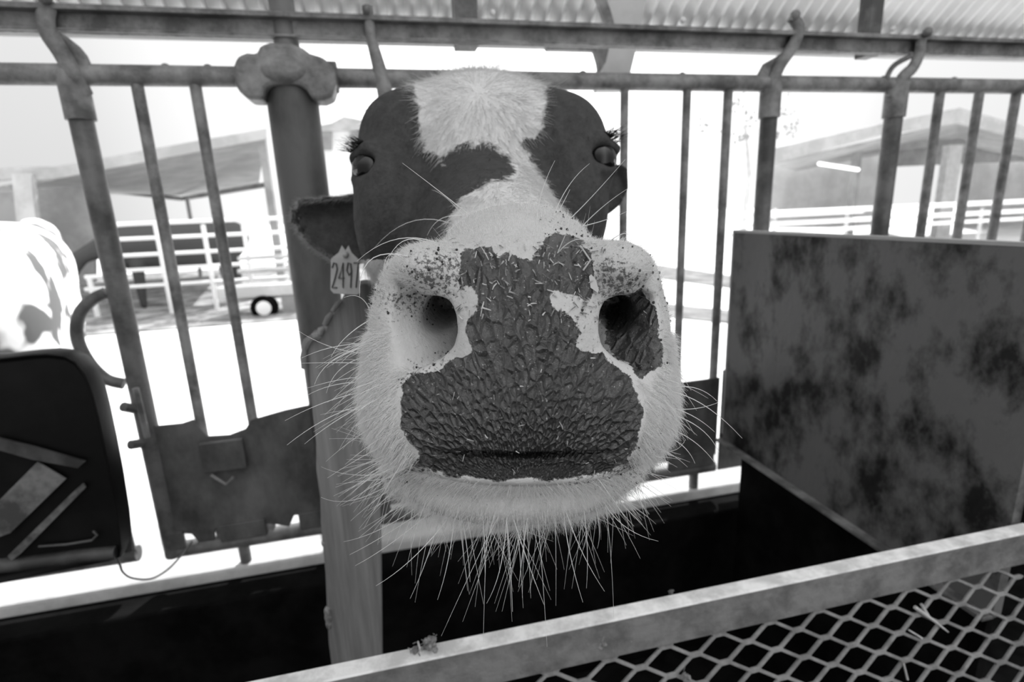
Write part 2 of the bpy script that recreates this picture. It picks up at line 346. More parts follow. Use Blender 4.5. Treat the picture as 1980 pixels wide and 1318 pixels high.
MB().prism([atY(x, y, TY-.010) for x, y in [(-10, 845), (60, 862), (165, 892), (95, 872), (60, 880), (-10, 862)]][:3]+[atY(150, 905, TY-.010), atY(60, 888, TY-.010), atY(-10, 868, TY-.010)], (0, .004, 0)).build('ridge', PGREY, tb)
MB().prism([atY(x, y, TY-.009) for x, y in [(-20, 985), (72, 893), (127, 926), (20, 1030), (-20, 1045)]], (0, .003, 0)).build('sticker', STICK, tb)
MB().prism([atY(x, y, TY-.009) for x, y in [(14, 1075), (140, 952), (160, 934), (166, 942), (40, 1070), (22, 1084)]], (0, .003, 0)).build('sticker', STICK, tb)
MB().tube([atY(*q, TY-.008) for q in ((75, 1056), (130, 1052), (178, 1044), (188, 1034), (180, 1026))], .0022, 6).build('moulded_rib', PGREY, tb)
MB().tube([atY(*q, TY-.004) for q in ((-60, 1098), (40, 1090), (150, 1075), (225, 1068))], .012, 10).build('base_lip', PGREY, tb, True)
for x in (-.66, -.78): MB().tube([(x, .99, .78), (x, 1.2375, .78)], .010, 8).build('mounting_rod', PIPE, tb, True)
wr = [atY(a, b, y_) for a, b, y_ in ((222, 1066, .985), (232, 1092, 1.08), (238, 1106, 1.14), (255, 1117, 1.16), (290, 1119, 1.17), (320, 1104, 1.19), (345, 1080, 1.21), (360, 1062, 1.225), (372, 1045, 1.236))]
tag(MB().tube(smoothp(wr), .0022, 8).build('wire', PIPE, None, True), 'thin dark wire looping in front of the pale curb beside the black tank', 'wire')
# ================================================================== BACKGROUND
def ground_at(px, py): return atZ(px, py, 0)
m = MB(); rngm = random.Random(3)
m.add([(-30, 7.6, .012), (-.6, 7.1, .012), (3.0, 7.9, .012), (3.0, 16, .012), (-30, 16, .012)], [(0, 1, 2, 3, 4)])
tag(m.build('mud_patch', MUD), 'grey churned mud strip across the far pen on the left', 'mud', kind='stuff')
for k, (a, b) in enumerate((((1228, 505), (1600, 560)), ((1230, 580), (1600, 620)))):
    pts = [atZ(a[0], a[1], .01), atZ(b[0], b[1], .01), atZ(b[0], b[1]+22, .01), atZ(a[0], a[1]+26, .01)]
    m = MB().add(pts, [(0, 1, 2, 3)])
    tag(m.build('ground_band', mat('ground_band_tone%d' % k, .09, .95, 0, .2, 3)), ['farther', 'nearer'][k]+' grey track across the bright ground right of the cow', 'band')  # flat grey band, darker than the ground around it
# left barn
D = 12.0
def W3(px, py, y): return atY(px, py, y)
lb = empty('open_barn', atZ(60, 540, 0), 'long open sided barn with pale fascia at the left beyond the pens', 'barn')
fa = [W3(-700, 400, 9.5), W3(30, 322, 9.5), W3(30, 345, 9.5), W3(-700, 430, 9.5)]
MB().prism(fa, (0, .1, 0)).build('fascia', BROOF, lb)
fb = [W3(30, 322, 9.5), W3(105, 322, 9.55), W3(515, 248, 9.8), W3(515, 268, 9.8), W3(105, 346, 9.55), W3(30, 350, 9.5)]
MB().prism(fb, (0, .12, 0)).build('fascia', BROOF, lb)
un = [W3(105, 348, 9.6), W3(512, 270, 9.85), W3(500, 362, 15.5), W3(350, 378, 15.5), W3(-40, 372, 15.5)]
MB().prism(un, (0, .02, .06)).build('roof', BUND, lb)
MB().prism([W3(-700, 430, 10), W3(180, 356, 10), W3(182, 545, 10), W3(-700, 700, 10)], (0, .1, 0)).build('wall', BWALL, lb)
for x in (30, 60): pass
MB().prism([W3(22, 335, 9.4), W3(58, 335, 9.4), W3(74, 470, 9.4), W3(76, 570, 9.4), W3(40, 570, 9.4), W3(36, 470, 9.4)], (0, .12, 0)).build('column', PALE, lb)
MB().prism([W3(350, 380, 15.2), W3(512, 352, 12), W3(512, 362, 12), W3(350, 388, 15.2)], (0, .1, 0)).build('beam', BWALL, lb)
MB().prism([W3(205, 362, 15), W3(350, 380, 15), W3(350, 388, 15), W3(205, 372, 15)], (0, .1, 0)).build('beam', BWALL, lb)
b0 = W3(508, 270, 10); MB().bb(b0[0]-.06, b0[0]+.06, 9.9, 10.05, 0, b0[2]).build('column', BWALL, lb)
b0 = W3(360, 382, 14); MB().bb(b0[0]-.03, b0[0]+.03, 14, 14.1, 0, b0[2]).build('column', BWALL, lb)
# small barn behind the pipe post
sb = empty('shed', atZ(660, 470, 0), 'small pale shed with low gabled roof between the thick post and the cow', 'shed')
MB().prism([W3(600, 246, 24), W3(640, 238, 24), W3(665, 225, 24), W3(700, 232, 24), W3(720, 260, 24), W3(700, 250, 24), W3(600, 254, 24)], (0, 1, 0)).build('roof', BROOF, sb)
for a, b in ((622, 642), (678, 720)): MB().prism([W3(a, 255, 24.2), W3(b, 255, 24.2), W3(b, 290, 24.2), W3(a, 290, 24.2)], (0, .1, 0)).build('window', BWALL, sb)
a = W3(600, 250, 24.4); b = W3(740, 250, 24.4); MB().prism([a, b, (b[0], 24.4, 0), (a[0], 24.4, 0)], (0, .1, 0)).build('wall', WHITE, sb)
# right barn
rb = empty('gabled_barn', atZ(1800, 500, 0), 'gabled livestock barn with pale roof at the right beyond the fence', 'barn')
gY = 11.0
g1 = [W3(1490, 288, gY), W3(1700, 240, gY), W3(1855, 208, gY), W3(1855, 238, gY), W3(1700, 262, gY), W3(1490, 318, gY)]
MB().prism(g1, (0, .1, 0)).build('fascia', BROOF, rb)
g2 = [W3(1855, 208, gY), W3(2150, 290, gY), W3(2150, 310, gY), W3(1855, 238, gY)]
MB().prism(g2, (0, .1, 0)).build('fascia', BROOF, rb)
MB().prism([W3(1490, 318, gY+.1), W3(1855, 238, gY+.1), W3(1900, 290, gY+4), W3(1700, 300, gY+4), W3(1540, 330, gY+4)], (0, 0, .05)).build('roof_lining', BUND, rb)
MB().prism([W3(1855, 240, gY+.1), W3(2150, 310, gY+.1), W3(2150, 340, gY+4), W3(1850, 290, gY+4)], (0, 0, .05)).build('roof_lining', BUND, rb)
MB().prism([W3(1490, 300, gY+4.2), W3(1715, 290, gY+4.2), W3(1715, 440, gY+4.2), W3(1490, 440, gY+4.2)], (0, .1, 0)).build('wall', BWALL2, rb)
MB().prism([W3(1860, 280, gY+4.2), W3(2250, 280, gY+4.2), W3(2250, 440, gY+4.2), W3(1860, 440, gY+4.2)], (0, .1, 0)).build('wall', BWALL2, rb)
MB().prism([W3(1730, 285, gY+3), W3(2250, 275, gY+3), W3(2250, 300, gY+3), W3(1730, 322, gY+3)], (0, .1, 0)).build('beam', BWALL, rb)
MB().prism([W3(1560, 305, gY+2), W3(1730, 270, gY+2), W3(1900, 265, gY+2), W3(1900, 277, gY+2), W3(1730, 290, gY+2), W3(1560, 316, gY+2)], (0, .1, 0)).build('beam', BWALL, rb)
for px, w in ((1652, 8), (1832, 26)):
    a = W3(px-w/2, 400, gY+1.5); b = W3(px+w/2, 400, gY+1.5); t = W3(px, 280, gY+1.5)
    MB().bb(a[0], b[0], gY+1.5, gY+1.7, 0, t[2]).build('column', BWALL if w < 10 else PALE, rb)
em = bpy.data.materials.new('lit_tube'); em.use_nodes = True
em.node_tree.nodes['Principled BSDF'].inputs['Emission Color'].default_value = (1, 1, 1, 1); em.node_tree.nodes['Principled BSDF'].inputs['Emission Strength'].default_value = 1.5
tl = tag(MB().tube([W3(1583, 316, gY+1), W3(1660, 328, gY+1)], .045, 10).build('tube_light', em), 'bright lit tube lamp hanging under the gabled barn roof', 'lamp')
# feed rails right
for z, py0 in ((0, 408), (1, 424)):
    pass
rl = empty('pipe_rail', atZ(1700, 520, 0), 'bright white pipe rails with posts in front of the gabled barn', 'fence')
for yy, rr in ((402, .055), (422, .05), (438, .04)):
    a = W3(1700, yy, 8.5); MB().tube([(a[0]-3.2, 8.5, a[2]), (a[0]+5, 8.5, a[2])], rr*.8, 8).build('rail', WHITE, rl, True)
a = W3(1590, 407, 8.3); MB().bb(a[0]-1.2, a[0]+.9, 8.3, 8.6, a[2]-.08, a[2]+.02).build('rail', WHITE, rl)
for px in (1500, 1640, 1790, 1900, 2000):
    a = W3(px, 402, 8.55); MB().tube([(a[0], 8.55, 0), (a[0], 8.55, a[2])], .03, 8).build('rail_post', PALE, rl, True)
a = W3(1268, 432, 7.5); tag(MB().tube([(a[0], 7.5, 0), (a[0], 7.5, a[2])], .018, 8).build('thin_stake', PALE), 'thin pale stake standing on the bright ground right of the cow\'s head', 'stake')
# left pen gates
def pen(px0, px1, y0s, Y, posts, label, r=.03, nm='pipe_gate', mtl=WHITE):
    e = empty(nm, atY((px0+px1)/2, 560, Y), label, 'gate'); e.location.z = 0
    for yy in y0s:
        a = W3(px0, yy, Y); b = W3(px1, yy-(px1-px0)*.03, Y); b[2] = a[2]
        MB().tube([a, b], r, 8).build('rail', mtl, e, True)
    for px in posts:
        a = W3(px, y0s[0], Y); MB().tube([(a[0], Y, 0), (a[0], Y, a[2])], r*1.2, 8).build('gate_post', mtl, e, True)
    return e
pen(225, 560, (434, 463, 495, 524, 556), 8.4, (300, 392, 430, 470), 'pale pipe gate in front of the black cow at the back left', .026)
pen(460, 640, (500, 525, 552, 577), 8.17, (560, 612), 'grey pipe gate ahead of the small wheel, left of the thick post', .03, mtl=BROOF)
pen(165, 240, (536, 560), 8.6, (172,), 'short pale rail piece between the white cow and the thick bar', .03)
# utility wire post lines
m = MB().tube([W3(700/2.83, 245+190*0, 9), W3(700/2.83, 250, 9)], .01)
# small wheel (trailer)
wl = empty('farm_cart', atZ(512, 612, 0), 'low grey farm cart with one pale round wheel visible left of the thick post', 'cart')
c = W3(512, 594, 7.7); 
MB().tube([c+np.array((0, -.06, 0)), c+np.array((0, .06, 0))], .17, 24).build('tyre', BLK, wl, True)
MB().tube([c+np.array((0, -.075, 0)), c+np.array((0, -.05, 0))], .095, 20).build('wheel_hub', WHITE, wl, True)
MB().bb(c[0]-.55, c[0]+.5, 7.65, 8.05, c[2]+.16, c[2]+.30).build('bed', BROOF, wl)
MB().bb(c[0]+.22, c[0]+.5, 7.7, 7.9, 0, c[2]+.16).build('leg', BWALL, wl)
# tree right: leaves
tr = empty('tree', atZ(1450, 460, 0), 'leafy tree blurred in the bright sky left of the gabled barn', 'tree')
m = MB(); c = W3(1450, 240, 18)
MB().tube([(c[0], 18, 0), (c[0]+.1, 18, 2.2), (c[0]-.2, 18, c[2])], [.12, .09, .05], 8).build('trunk', PALE, tr, True)
rt = random.Random(5)
for cl_ in ((1365, 250, 20), (1420, 205, 22), (1438, 268, 16), (1520, 215, 18), (1532, 248, 16), (1500, 262, 14), (1455, 235, 20)):
    cc = W3(cl_[0], cl_[1], 18)
    for q in range(26):
        o = np.array([rt.gauss(0, cl_[2]/60*.6) for _ in range(3)]); s = .05
        d1 = nrm([rt.gauss(0, 1) for _ in range(3)]); d2 = nrm(np.cross(d1, [rt.gauss(0, 1) for _ in range(3)]))
        p = cc+o; m.add([p-d1*s*1.6, p+d2*s, p+d1*s*1.6, p-d2*s], [(0, 1, 2, 3)])
fo = m.build('foliage', LEAF, tr); fo['kind'] = 'stuff'
# ================================================================== THE COW
def pc(px, py, w): return np.array(((px-CX)/F*w, -(py-CY)/F*w, w))       # pixel+depth -> head-frame point
def axis(segs):
    out = [segs[0][0]]
    for a, b, s0, s1 in segs:
        x = a
        L_ = b-a; n_ = max(1, int(round(L_/((s0+s1)/2)))); t = np.arange(1, n_+1)/n_
        s = (s0*t+(s1-s0)*t*t/2); s = s/s[-1]; out += list(a+L_*s)
    return np.array(out, np.float32)
ar = axis([(-1.3, -.27, .05, .006), (-.27, -.125, .0045, .0028), (-.125, .125, .0019, .0019), (.125, .20, .003, .004), (.20, 1.3, .008, .05)])
au = axis([(-2.1, -.15, .05, .006), (-.15, .10, .0019, .0019), (.10, .37, .0026, .0030), (.37, .9, .006, .05)])
aw = axis([(.225, .36, .0018, .0018), (.36, .50, .0025, .0028), (.50, .76, .0028, .0030), (.76, 4.2, .006, .05)])
G = np.full((len(ar), len(au), len(aw)), .2, np.float32)
def sub(lo, hi):
    s = []
    for ax, l, h in zip((ar, au, aw), lo, hi): s.append(slice(max(0, np.searchsorted(ax, l)-1), min(len(ax), np.searchsorted(ax, h)+1)))
    return tuple(s)
def pts_of(s): return ar[s[0]][:, None, None], au[s[1]][None, :, None], aw[s[2]][None, None, :]
def smin(a, b, k):
    h = np.clip(.5+.5*(b-a)/k, 0, 1); return b*(1-h)+a*h-k*h*(1-h)
def ell(s, c, r, Rm=None):
    x, y, z = pts_of(s); x = x-c[0]; y = y-c[1]; z = z-c[2]
    if Rm is not None: x, y, z = (Rm[0][0]*x+Rm[0][1]*y+Rm[0][2]*z, Rm[1][0]*x+Rm[1][1]*y+Rm[1][2]*z, Rm[2][0]*x+Rm[2][1]*y+Rm[2][2]*z)
    k0 = np.sqrt((x/r[0])**2+(y/r[1])**2+(z/r[2])**2)+1e-6
    k1 = np.sqrt((x/r[0]**2)**2+(y/r[1]**2)**2+(z/r[2]**2)**2)+1e-6
    return k0*(k0-1)/k1
def cone(s, a, b, ra, rb):
    x, y, z = pts_of(s); d = b-a; L2 = d.dot(d)
    t = np.clip(((x-a[0])*d[0]+(y-a[1])*d[1]+(z-a[2])*d[2])/L2, 0, 1)
    return np.sqrt((x-a[0]-t*d[0])**2+(y-a[1]-t*d[1])**2+(z-a[2]-t*d[2])**2)-(ra+(rb-ra)*t)
def addE(c, r, k=.02, Rm=None, neg=False):
    mx = max(r) if Rm is not None else None
    rr = np.array([mx]*3 if mx else r)+k+.05
    s = sub(c-rr, c+rr); d = ell(s, c, r, Rm)
    G[s] = -smin(-G[s], d, k) if neg else smin(G[s], d, k)
def addC(a, b, ra, rb, k=.02, neg=False):
    a = np.array(a, float); b = np.array(b, float); rr = max(ra, rb)+k+.05
    s = sub(np.minimum(a, b)-rr, np.maximum(a, b)+rr); d = cone(s, a, b, ra, rb)
    G[s] = -smin(-G[s], d, k) if neg else smin(G[s], d, k)
def sdpoly(x, y, poly):
    P = np.array(poly, float); d = np.full(x.shape, 1e9); ins = np.zeros(x.shape, bool)
    for i in range(len(P)):
        a, b = P[i], P[(i+1) % len(P)]; e = b-a; t = np.clip(((x-a[0])*e[0]+(y-a[1])*e[1])/(e.dot(e)+1e-9), 0, 1)
        d = np.minimum(d, np.hypot(x-a[0]-t*e[0], y-a[1]-t*e[1]))
        c = ((a[1] > y) != (b[1] > y)) & (x < (b[0]-a[0])*(y-a[1])/(b[1]-a[1]+1e-12)+a[0]); ins ^= c
    return np.where(ins, d, -d)
def addRamp(poly, zf, k):      # hollow bounded by an outline and a sloping inner wall
    o = np.array(poly, float); lo = pc(o[:, 0].min(), o[:, 1].max(), .29)-.02; hi = pc(o[:, 0].max(), o[:, 1].min(), .29)+.02; lo[2] = .2; hi[2] = .36
    s = sub(lo, hi); x, y, z = pts_of(s); px = CX+x/.275*F+0*y; py = CY-y/.275*F+0*x
    sd_ = sdpoly(px[:, :, 0], py[:, :, 0], poly)/F*.275
    d = np.maximum(-sd_[:, :, None], .9*(z-zf(px[:, :, 0], py[:, :, 0])[:, :, None])).astype(np.float32)
    G[s] = -smin(-G[s], d, k)
# body beyond the fence (world points)
wc = lambda x, y, z: w2c((x, y, z))
addC(wc(.30, 1.95, 1.0), wc(.32, 3.3, 1.02), .30, .31, .1)
addE(wc(.31, 2.6, .93), (.33, .36, .62), .1, R3.T.T[[0, 2, 1]]*np.array([[1, -1, 1]]))
addC(wc(.24, 1.25, 1.17), wc(.29, 1.8, 1.05), .135, .24, .08)
addC(w2c(c2w(pc(930, 420, .72))), wc(.24, 1.28, 1.17), .105, .14, .05)
for lx, ly, s_ in ((.14, 1.95, 1), (.46, 1.98, 1), (.15, 3.25, -1), (.49, 3.22, -1)):
    addC(wc(lx, ly, .85), wc(lx, ly+.03*s_, .45), .12, .06, .06); addC(wc(lx, ly+.03*s_, .45), wc(lx, ly, .06), .05, .045, .03); addE(wc(lx, ly-.03, .05), (.06, .06, .07), .02)
# skull
addE(pc(935, 314, .63), (.128, .096, .10), .03)
addE(pc(780, 272, .60), (.045, .046, .060), .03)
addE(pc(1092, 276, .60), (.043, .046, .060), .03)
addE(pc(925, 182, .685), (.058, .028, .035), .03)
addE(pc(770, 420, .60), (.044, .085, .085), .03)
addE(pc(1100, 400, .61), (.043, .080, .085), .03)
addC(pc(930, 378, .60), pc(968, 470, .48), .068, .046, .025)
addC(pc(968, 470, .48), pc(1000, 560, .39), .046, .040, .025)
addC(pc(935, 470, .60), pc(1000, 680, .38), .088, .066, .03)
addC(pc(940, 640, .60), pc(990, 830, .39), .062, .042, .03)
# muzzle
addE(pc(1008, 650, .335), (.060, .073, .074), .02)
addE(pc(1008, 775, .335), (.074, .036, .074), .02)
addE(pc(832, 782, .332), (.038, .040, .056), .022)
addE(pc(1172, 782, .332), (.038, .040, .056), .022)
addE(pc(802, 650, .340), (.026, .050, .055), .02)
addE(pc(1204, 650, .342), (.026, .050, .055), .02)
addE(pc(1000, 478, .350), (.046, .025, .040), .02)
addE(pc(842, 535, .318), (.026, .019, .046), .012)
addE(pc(1172, 532, .318), (.027, .019, .046), .012)
addE(pc(1008, 848, .305), (.064, .010, .034), .012)
# lower lip and chin
addE(pc(992, 925, .350), (.070, .023, .060), .006)
addC(pc(800, 910, .37), pc(860, 930, .35), .020, .020, .012)
addC(pc(1195, 900, .37), pc(1130, 925, .35), .018, .020, .012)
addE(pc(1010, 900, .302), (.056, .0085, .030), .006)
# nostrils: a tunnel with a crisp inner edge opening into a soft bowl at the side
for sx_, cx_ in ((1, 0), (-1, 1)):
    f_ = (lambda x: x) if sx_ == 1 else (lambda x: 2046-x)
    np_ = [(f_(a_), b_) for a_, b_ in ((885, 640), (881, 606), (866, 580), (842, 572), (806, 566), (788, 552), (766, 562), (728, 600), (712, 660), (728, 722), (782, 730), (812, 711), (850, 693), (876, 670))]
    addRamp(np_, lambda X_, Y_: .2815+np.clip((f_(X_)-742)/142, -1, 1.2)*.046-np.clip((Y_-640)/90, -1, 1)*.012, .0025)
    addC(pc(f_(852), 618, .295), pc(f_(868), 575, .37), .0125, .009, .006, True)
    addC(pc(f_(842), 597, .264), pc(f_(786), 572, .272), .0050, .0035, .004, True)
    addC(pc(f_(786), 572, .285), pc(f_(776), 510, .300), .0035, .0020, .006, True)
# mouth slit between the lips
addE(pc(1008, 880, .270), (.064, .0018, .014), .0015, neg=True)
# eye sockets
EL = pc(722, 326, .550); ER = pc(1153, 308, .560)
for E_, sg in ((EL, -1), (ER, 1)):
    addE(E_+np.array((-sg*.004, 0, .010)), (.027, .030, .030), .012)
    addE(E_+np.array((sg*.010, 0, -.016)), (.018, .0155, .018), .004, neg=True)
    P_ = lambda dx, dy, dz: E_+np.array((sg*dx, dy, dz))
    addC(P_(-.012, .005, -.016), P_(.002, .0155, -.016), .0036, .0060, .005); addC(P_(.002, .0155, -.016), P_(.020, .010, -.003), .0060, .0052, .005)
    addC(P_(-.012, -.006, -.016), P_(.002, -.0150, -.015), .0034, .0042, .005); addC(P_(.002, -.0150, -.015), P_(.018, -.012, -.003), .0042, .0040, .005)
# tear groove and facial crest
addC(pc(720, 345, .54), pc(735, 400, .53), .004, .003, .008, True)
# ears: cupped leaves with a thin curled rim
def ear(outl, w0, cup, k=.008):
    o = np.array(outl, float); lo = pc(o[:, 0].min(), o[:, 1].max(), w0); hi = pc(o[:, 0].max(), o[:, 1].min(), w0)
    s = sub(lo-np.array((.03, .03, .06)), hi+np.array((.03, .03, .06))); x, y, z = pts_of(s)
    px = CX+x/w0*F+0*y; py = CY-y/w0*F+0*x; sd_ = sdpoly(px[:, :, 0], py[:, :, 0], outl)/F*w0
    dd = np.clip(sd_, 0, .024); wc_ = w0+cup*np.sin(dd/.024*1.57)
    d = np.maximum(-sd_[:, :, None], np.abs(z-wc_[:, :, None])-.0055)
    G[s] = smin(G[s], d.astype(np.float32), k)
ear([(740, 372), (640, 380), (590, 384), (576, 390), (560, 412), (563, 428), (580, 455), (605, 480), (635, 500), (662, 512), (705, 508), (740, 480)], .690, .026)
ear([(1130, 340), (1180, 322), (1198, 316), (1213, 326), (1215, 365), (1200, 395), (1180, 412), (1130, 420)], .70, .02)
addC(pc(760, 425, .69), pc(715, 430, .712), .03, .022, .015)
addC(pc(1110, 380, .69), pc(1160, 370, .715), .03, .02, .015)
# ---- surface nets
def surface_nets(G):
    In = G < 0
    A = In[:-1, :-1, :-1].astype(np.uint8)
    cnt = np.zeros(A.shape, np.uint8)
    for i in (0, 1):
        for j in (0, 1):
            for k in (0, 1): cnt += In[i:G.shape[0]-1+i, j:G.shape[1]-1+j, k:G.shape[2]-1+k]
    act = np.argwhere((cnt > 0) & (cnt < 8)); idx = np.full(cnt.shape, -1, np.int32); idx[tuple(act.T)] = np.arange(len(act))
    P = np.zeros((len(act), 3)); n = np.zeros(len(act))
    corners = [(i, j, k) for i in (0, 1) for j in (0, 1) for k in (0, 1)]
    axs = (ar, au, aw)
    def posn(c): return np.stack([axs[q][act[:, q]+c[q]] for q in range(3)], 1)
    for a in range(8):
        for b in range(a+1, 8):
            ca, cb = corners[a], corners[b]
            if sum(abs(x-y) for x, y in zip(ca, cb)) != 1: continue
            ga = G[tuple((act+ca).T)]; gb = G[tuple((act+cb).T)]; mk = (ga < 0) != (gb < 0)
            t = np.where(mk, ga/np.where(mk, ga-gb, 1), 0)[:, None]
            p = posn(ca)*(1-t)+posn(cb)*t; P[mk] += p[mk]; n[mk] += 1
    P /= n[:, None]
    Q = []
    for ax in range(3):
        a1, a2 = [q for q in range(3) if q != ax]
        sl0 = [slice(None)]*3; sl1 = [slice(None)]*3; sl0[ax] = slice(0, -1); sl1[ax] = slice(1, None)
        X0 = In[tuple(sl0)]; X1 = In[tuple(sl1)]
        e = np.argwhere(X0 != X1); e = e[(e[:, a1] > 0) & (e[:, a2] > 0) & (e[:, a1] < G.shape[a1]-1) & (e[:, a2] < G.shape[a2]-1)]
        d1 = np.zeros(3, int); d1[a1] = 1; d2 = np.zeros(3, int); d2[a2] = 1
        q = np.stack([idx[tuple((e-d1-d2).T)], idx[tuple((e-d2).T)], idx[tuple(e.T)], idx[tuple((e-d1).T)]], 1)
        flip = X1[tuple(e.T)]
        if ax == 1: flip = ~flip
        q[flip] = q[flip][:, ::-1]
        Q.append(q)
    return P, np.concatenate(Q)
VP, QD = surface_nets(G)
# keep the largest connected piece only
lab = np.arange(len(VP))
for _ in range(200):
    mn = lab[QD].min(1); new = lab.copy()
    for c in range(4): np.minimum.at(new, QD[:, c], mn)
    new = new[new]
    if (new == lab).all(): break
    lab = new
vals, cts = np.unique(lab, return_counts=True); keep = lab == vals[np.argmax(cts)]
remap = -np.ones(len(VP), int); remap[keep] = np.arange(keep.sum()); VP = VP[keep]; QD = remap[QD[keep[QD[:, 0]]]]
# one light relaxation pass
for _ in range(2):
    acc = np.zeros_like(VP); ct = np.zeros(len(VP)); 
    for c in range(4):
        np.add.at(acc, QD[:, c], VP[QD[:, (c+1) % 4]]); np.add.at(ct, QD[:, c], 1)
    VP = VP*.5+.5*acc/np.maximum(ct, 1)[:, None]
# normals
def vnormals(V, Q):
    n = np.cross(V[Q[:, 2]]-V[Q[:, 0]], V[Q[:, 3]]-V[Q[:, 1]]); N = np.zeros_like(V)
    for c in range(4): np.add.at(N, Q[:, c], n)
    return N/(np.linalg.norm(N, axis=1)[:, None]+1e-12)
VN = vnormals(VP, QD)
if (VN*(VP-VP.mean(0)))[np.abs(VP[:, 2]) < .4].sum() < 0 or (VN[np.argmin(VP[:, 2])][2] > 0): QD = QD[:, ::-1]; VN = -VN
PX = CX+VP[:, 0]/VP[:, 2]*F; PY = CY-VP[:, 1]/VP[:, 2]*F; PW = VP[:, 2]
blaze = [(795, 150), (800, 180), (812, 205), (815, 240), (811, 262), (825, 290), (845, 300), (854, 312), (866, 292), (905, 280), (935, 278), (955, 282), (975, 300), (1003, 330), (985, 345), (945, 352), (920, 368), (895, 385), (870, 420), (870, 480), (1110, 480), (1085, 405), (1060, 365), (1040, 330), (1020, 300), (1008, 278), (1012, 262), (1032, 265), (1045, 245), (1051, 220), (1056, 185), (1040, 120), (925, 60), (830, 90)]
throat = [(690, 505), (735, 490), (760, 560), (760, 640), (640, 640), (700, 580), (694, 535)]
ft = PW < 1.2
coat = np.maximum(np.where(PW < .80, sdpoly(PX, PY, blaze), -200), np.minimum((.400-PW)*1200, (PY-398-np.maximum(np.abs(PX-1000)-60, 0)*.40)*2))
coat = np.maximum(coat, np.where((PW > .45) & (PY > 500), sdpoly(PX, PY, throat), -200))
coat = np.maximum(coat, np.where((PW > .9), 60*np.sin(PX/60+PW*4)-15, -200))
coat = np.where((PW < .75) & (PX < 700) & (PY < 500), -100, coat)
padpoly = [(888, 500), (900, 483), (925, 476), (950, 484), (962, 500), (980, 492), (1000, 500), (1025, 503), (1043, 482), (1058, 460), (1080, 449), (1102, 455), (1125, 470), (1140, 490), (1150, 512), (1142, 535), (1150, 560), (1130, 578), (1105, 570), (1080, 560), (1058, 566), (1064, 590), (1085, 600), (1108, 612), (1125, 640), (1112, 665), (1125, 682), (1165, 682), (1185, 705), (1215, 730), (1235, 760), (1241, 800), (1228, 845), (1215, 880), (1000, 884), (815, 884), (795, 850), (780, 820), (774, 780), (782, 742), (800, 722), (840, 720), (868, 695), (890, 690), (912, 680), (908, 660), (900, 640), (905, 618), (925, 600), (929, 575), (915, 552), (892, 545)]
lippoly = [(800, 897), (820, 876), (1010, 874), (1205, 876), (1214, 896), (1150, 918), (1060, 926), (960, 928), (880, 920), (830, 908)]
nostR = [(1172, 600), (1240, 555), (1262, 600), (1280, 700), (1240, 730), (1215, 700), (1190, 690), (1170, 665)]
near = PW < .40
pad = np.where(near, np.maximum(np.maximum(sdpoly(PX, PY, padpoly), sdpoly(PX, PY, lippoly)), sdpoly(PX, PY, nostR)), -200)
alarL = [(780, 520), (800, 490), (850, 480), (900, 500), (890, 560), (865, 590), (820, 570), (795, 560)]
alarR = [(1145, 500), (1200, 495), (1250, 540), (1235, 570), (1180, 600), (1150, 575)]
corner = [(770, 730), (860, 690), (850, 740), (790, 770)]
sp = [(700, 560), (830, 560), (830, 610), (760, 600)]
lipL = [(780, 890), (850, 900), (850, 925), (760, 925)]; lipR = [(1120, 890), (1260, 880), (1250, 930), (1120, 930)]
dirt = np.full(len(PX), -.02)
for pl, s in ((alarL, 30), (alarR, 30), (corner, 30), (sp, 40), (lipL, 40), (lipR, 40)): dirt = np.maximum(dirt, np.clip(.07+sdpoly(PX, PY, pl)/s*.10, -.02, .15))
dirt = np.where(near, np.maximum(dirt, np.where((PX > 1040) & (PY < 720), .03, -.02)), -.2)
th = np.arctan2(PX-1012, 1000-PY); rho = np.hypot(PX-1012, PY-1000)
padco = np.stack([th*20, np.log(np.maximum(rho, 5))*10.5, np.zeros_like(rho)], 1)
WV = c2w(VP)
me = bpy.data.meshes.new('body'); me.vertices.add(len(WV)); me.vertices.foreach_set('co', WV.astype(np.float32).ravel())
me.loops.add(len(QD)*4); me.loops.foreach_set('vertex_index', QD.astype(np.int32).ravel())
me.polygons.add(len(QD)); me.polygons.foreach_set('loop_start', np.arange(0, len(QD)*4, 4, dtype=np.int32)); me.polygons.foreach_set('loop_total', np.full(len(QD), 4, np.int32))
me.update(calc_edges=True); me.polygons.foreach_set('use_smooth', np.ones(len(QD), bool))
def fattr(n, v): a = me.attributes.new(n, 'FLOAT', 'POINT'); a.data.foreach_set('value', np.clip(v, -200, 200).astype(np.float32))
fattr('coat', coat); fattr('pad', pad); fattr('dirt', dirt)
fattr('noz', 1.0*near)
a = me.attributes.new('padco', 'FLOAT_VECTOR', 'POINT'); a.data.foreach_set('vector', padco.astype(np.float32).ravel())
hp = a
hd = VP.copy(); a = me.attributes.new('headco', 'FLOAT_VECTOR', 'POINT'); a.data.foreach_set('vector', hd.astype(np.float32).ravel())
me.validate()
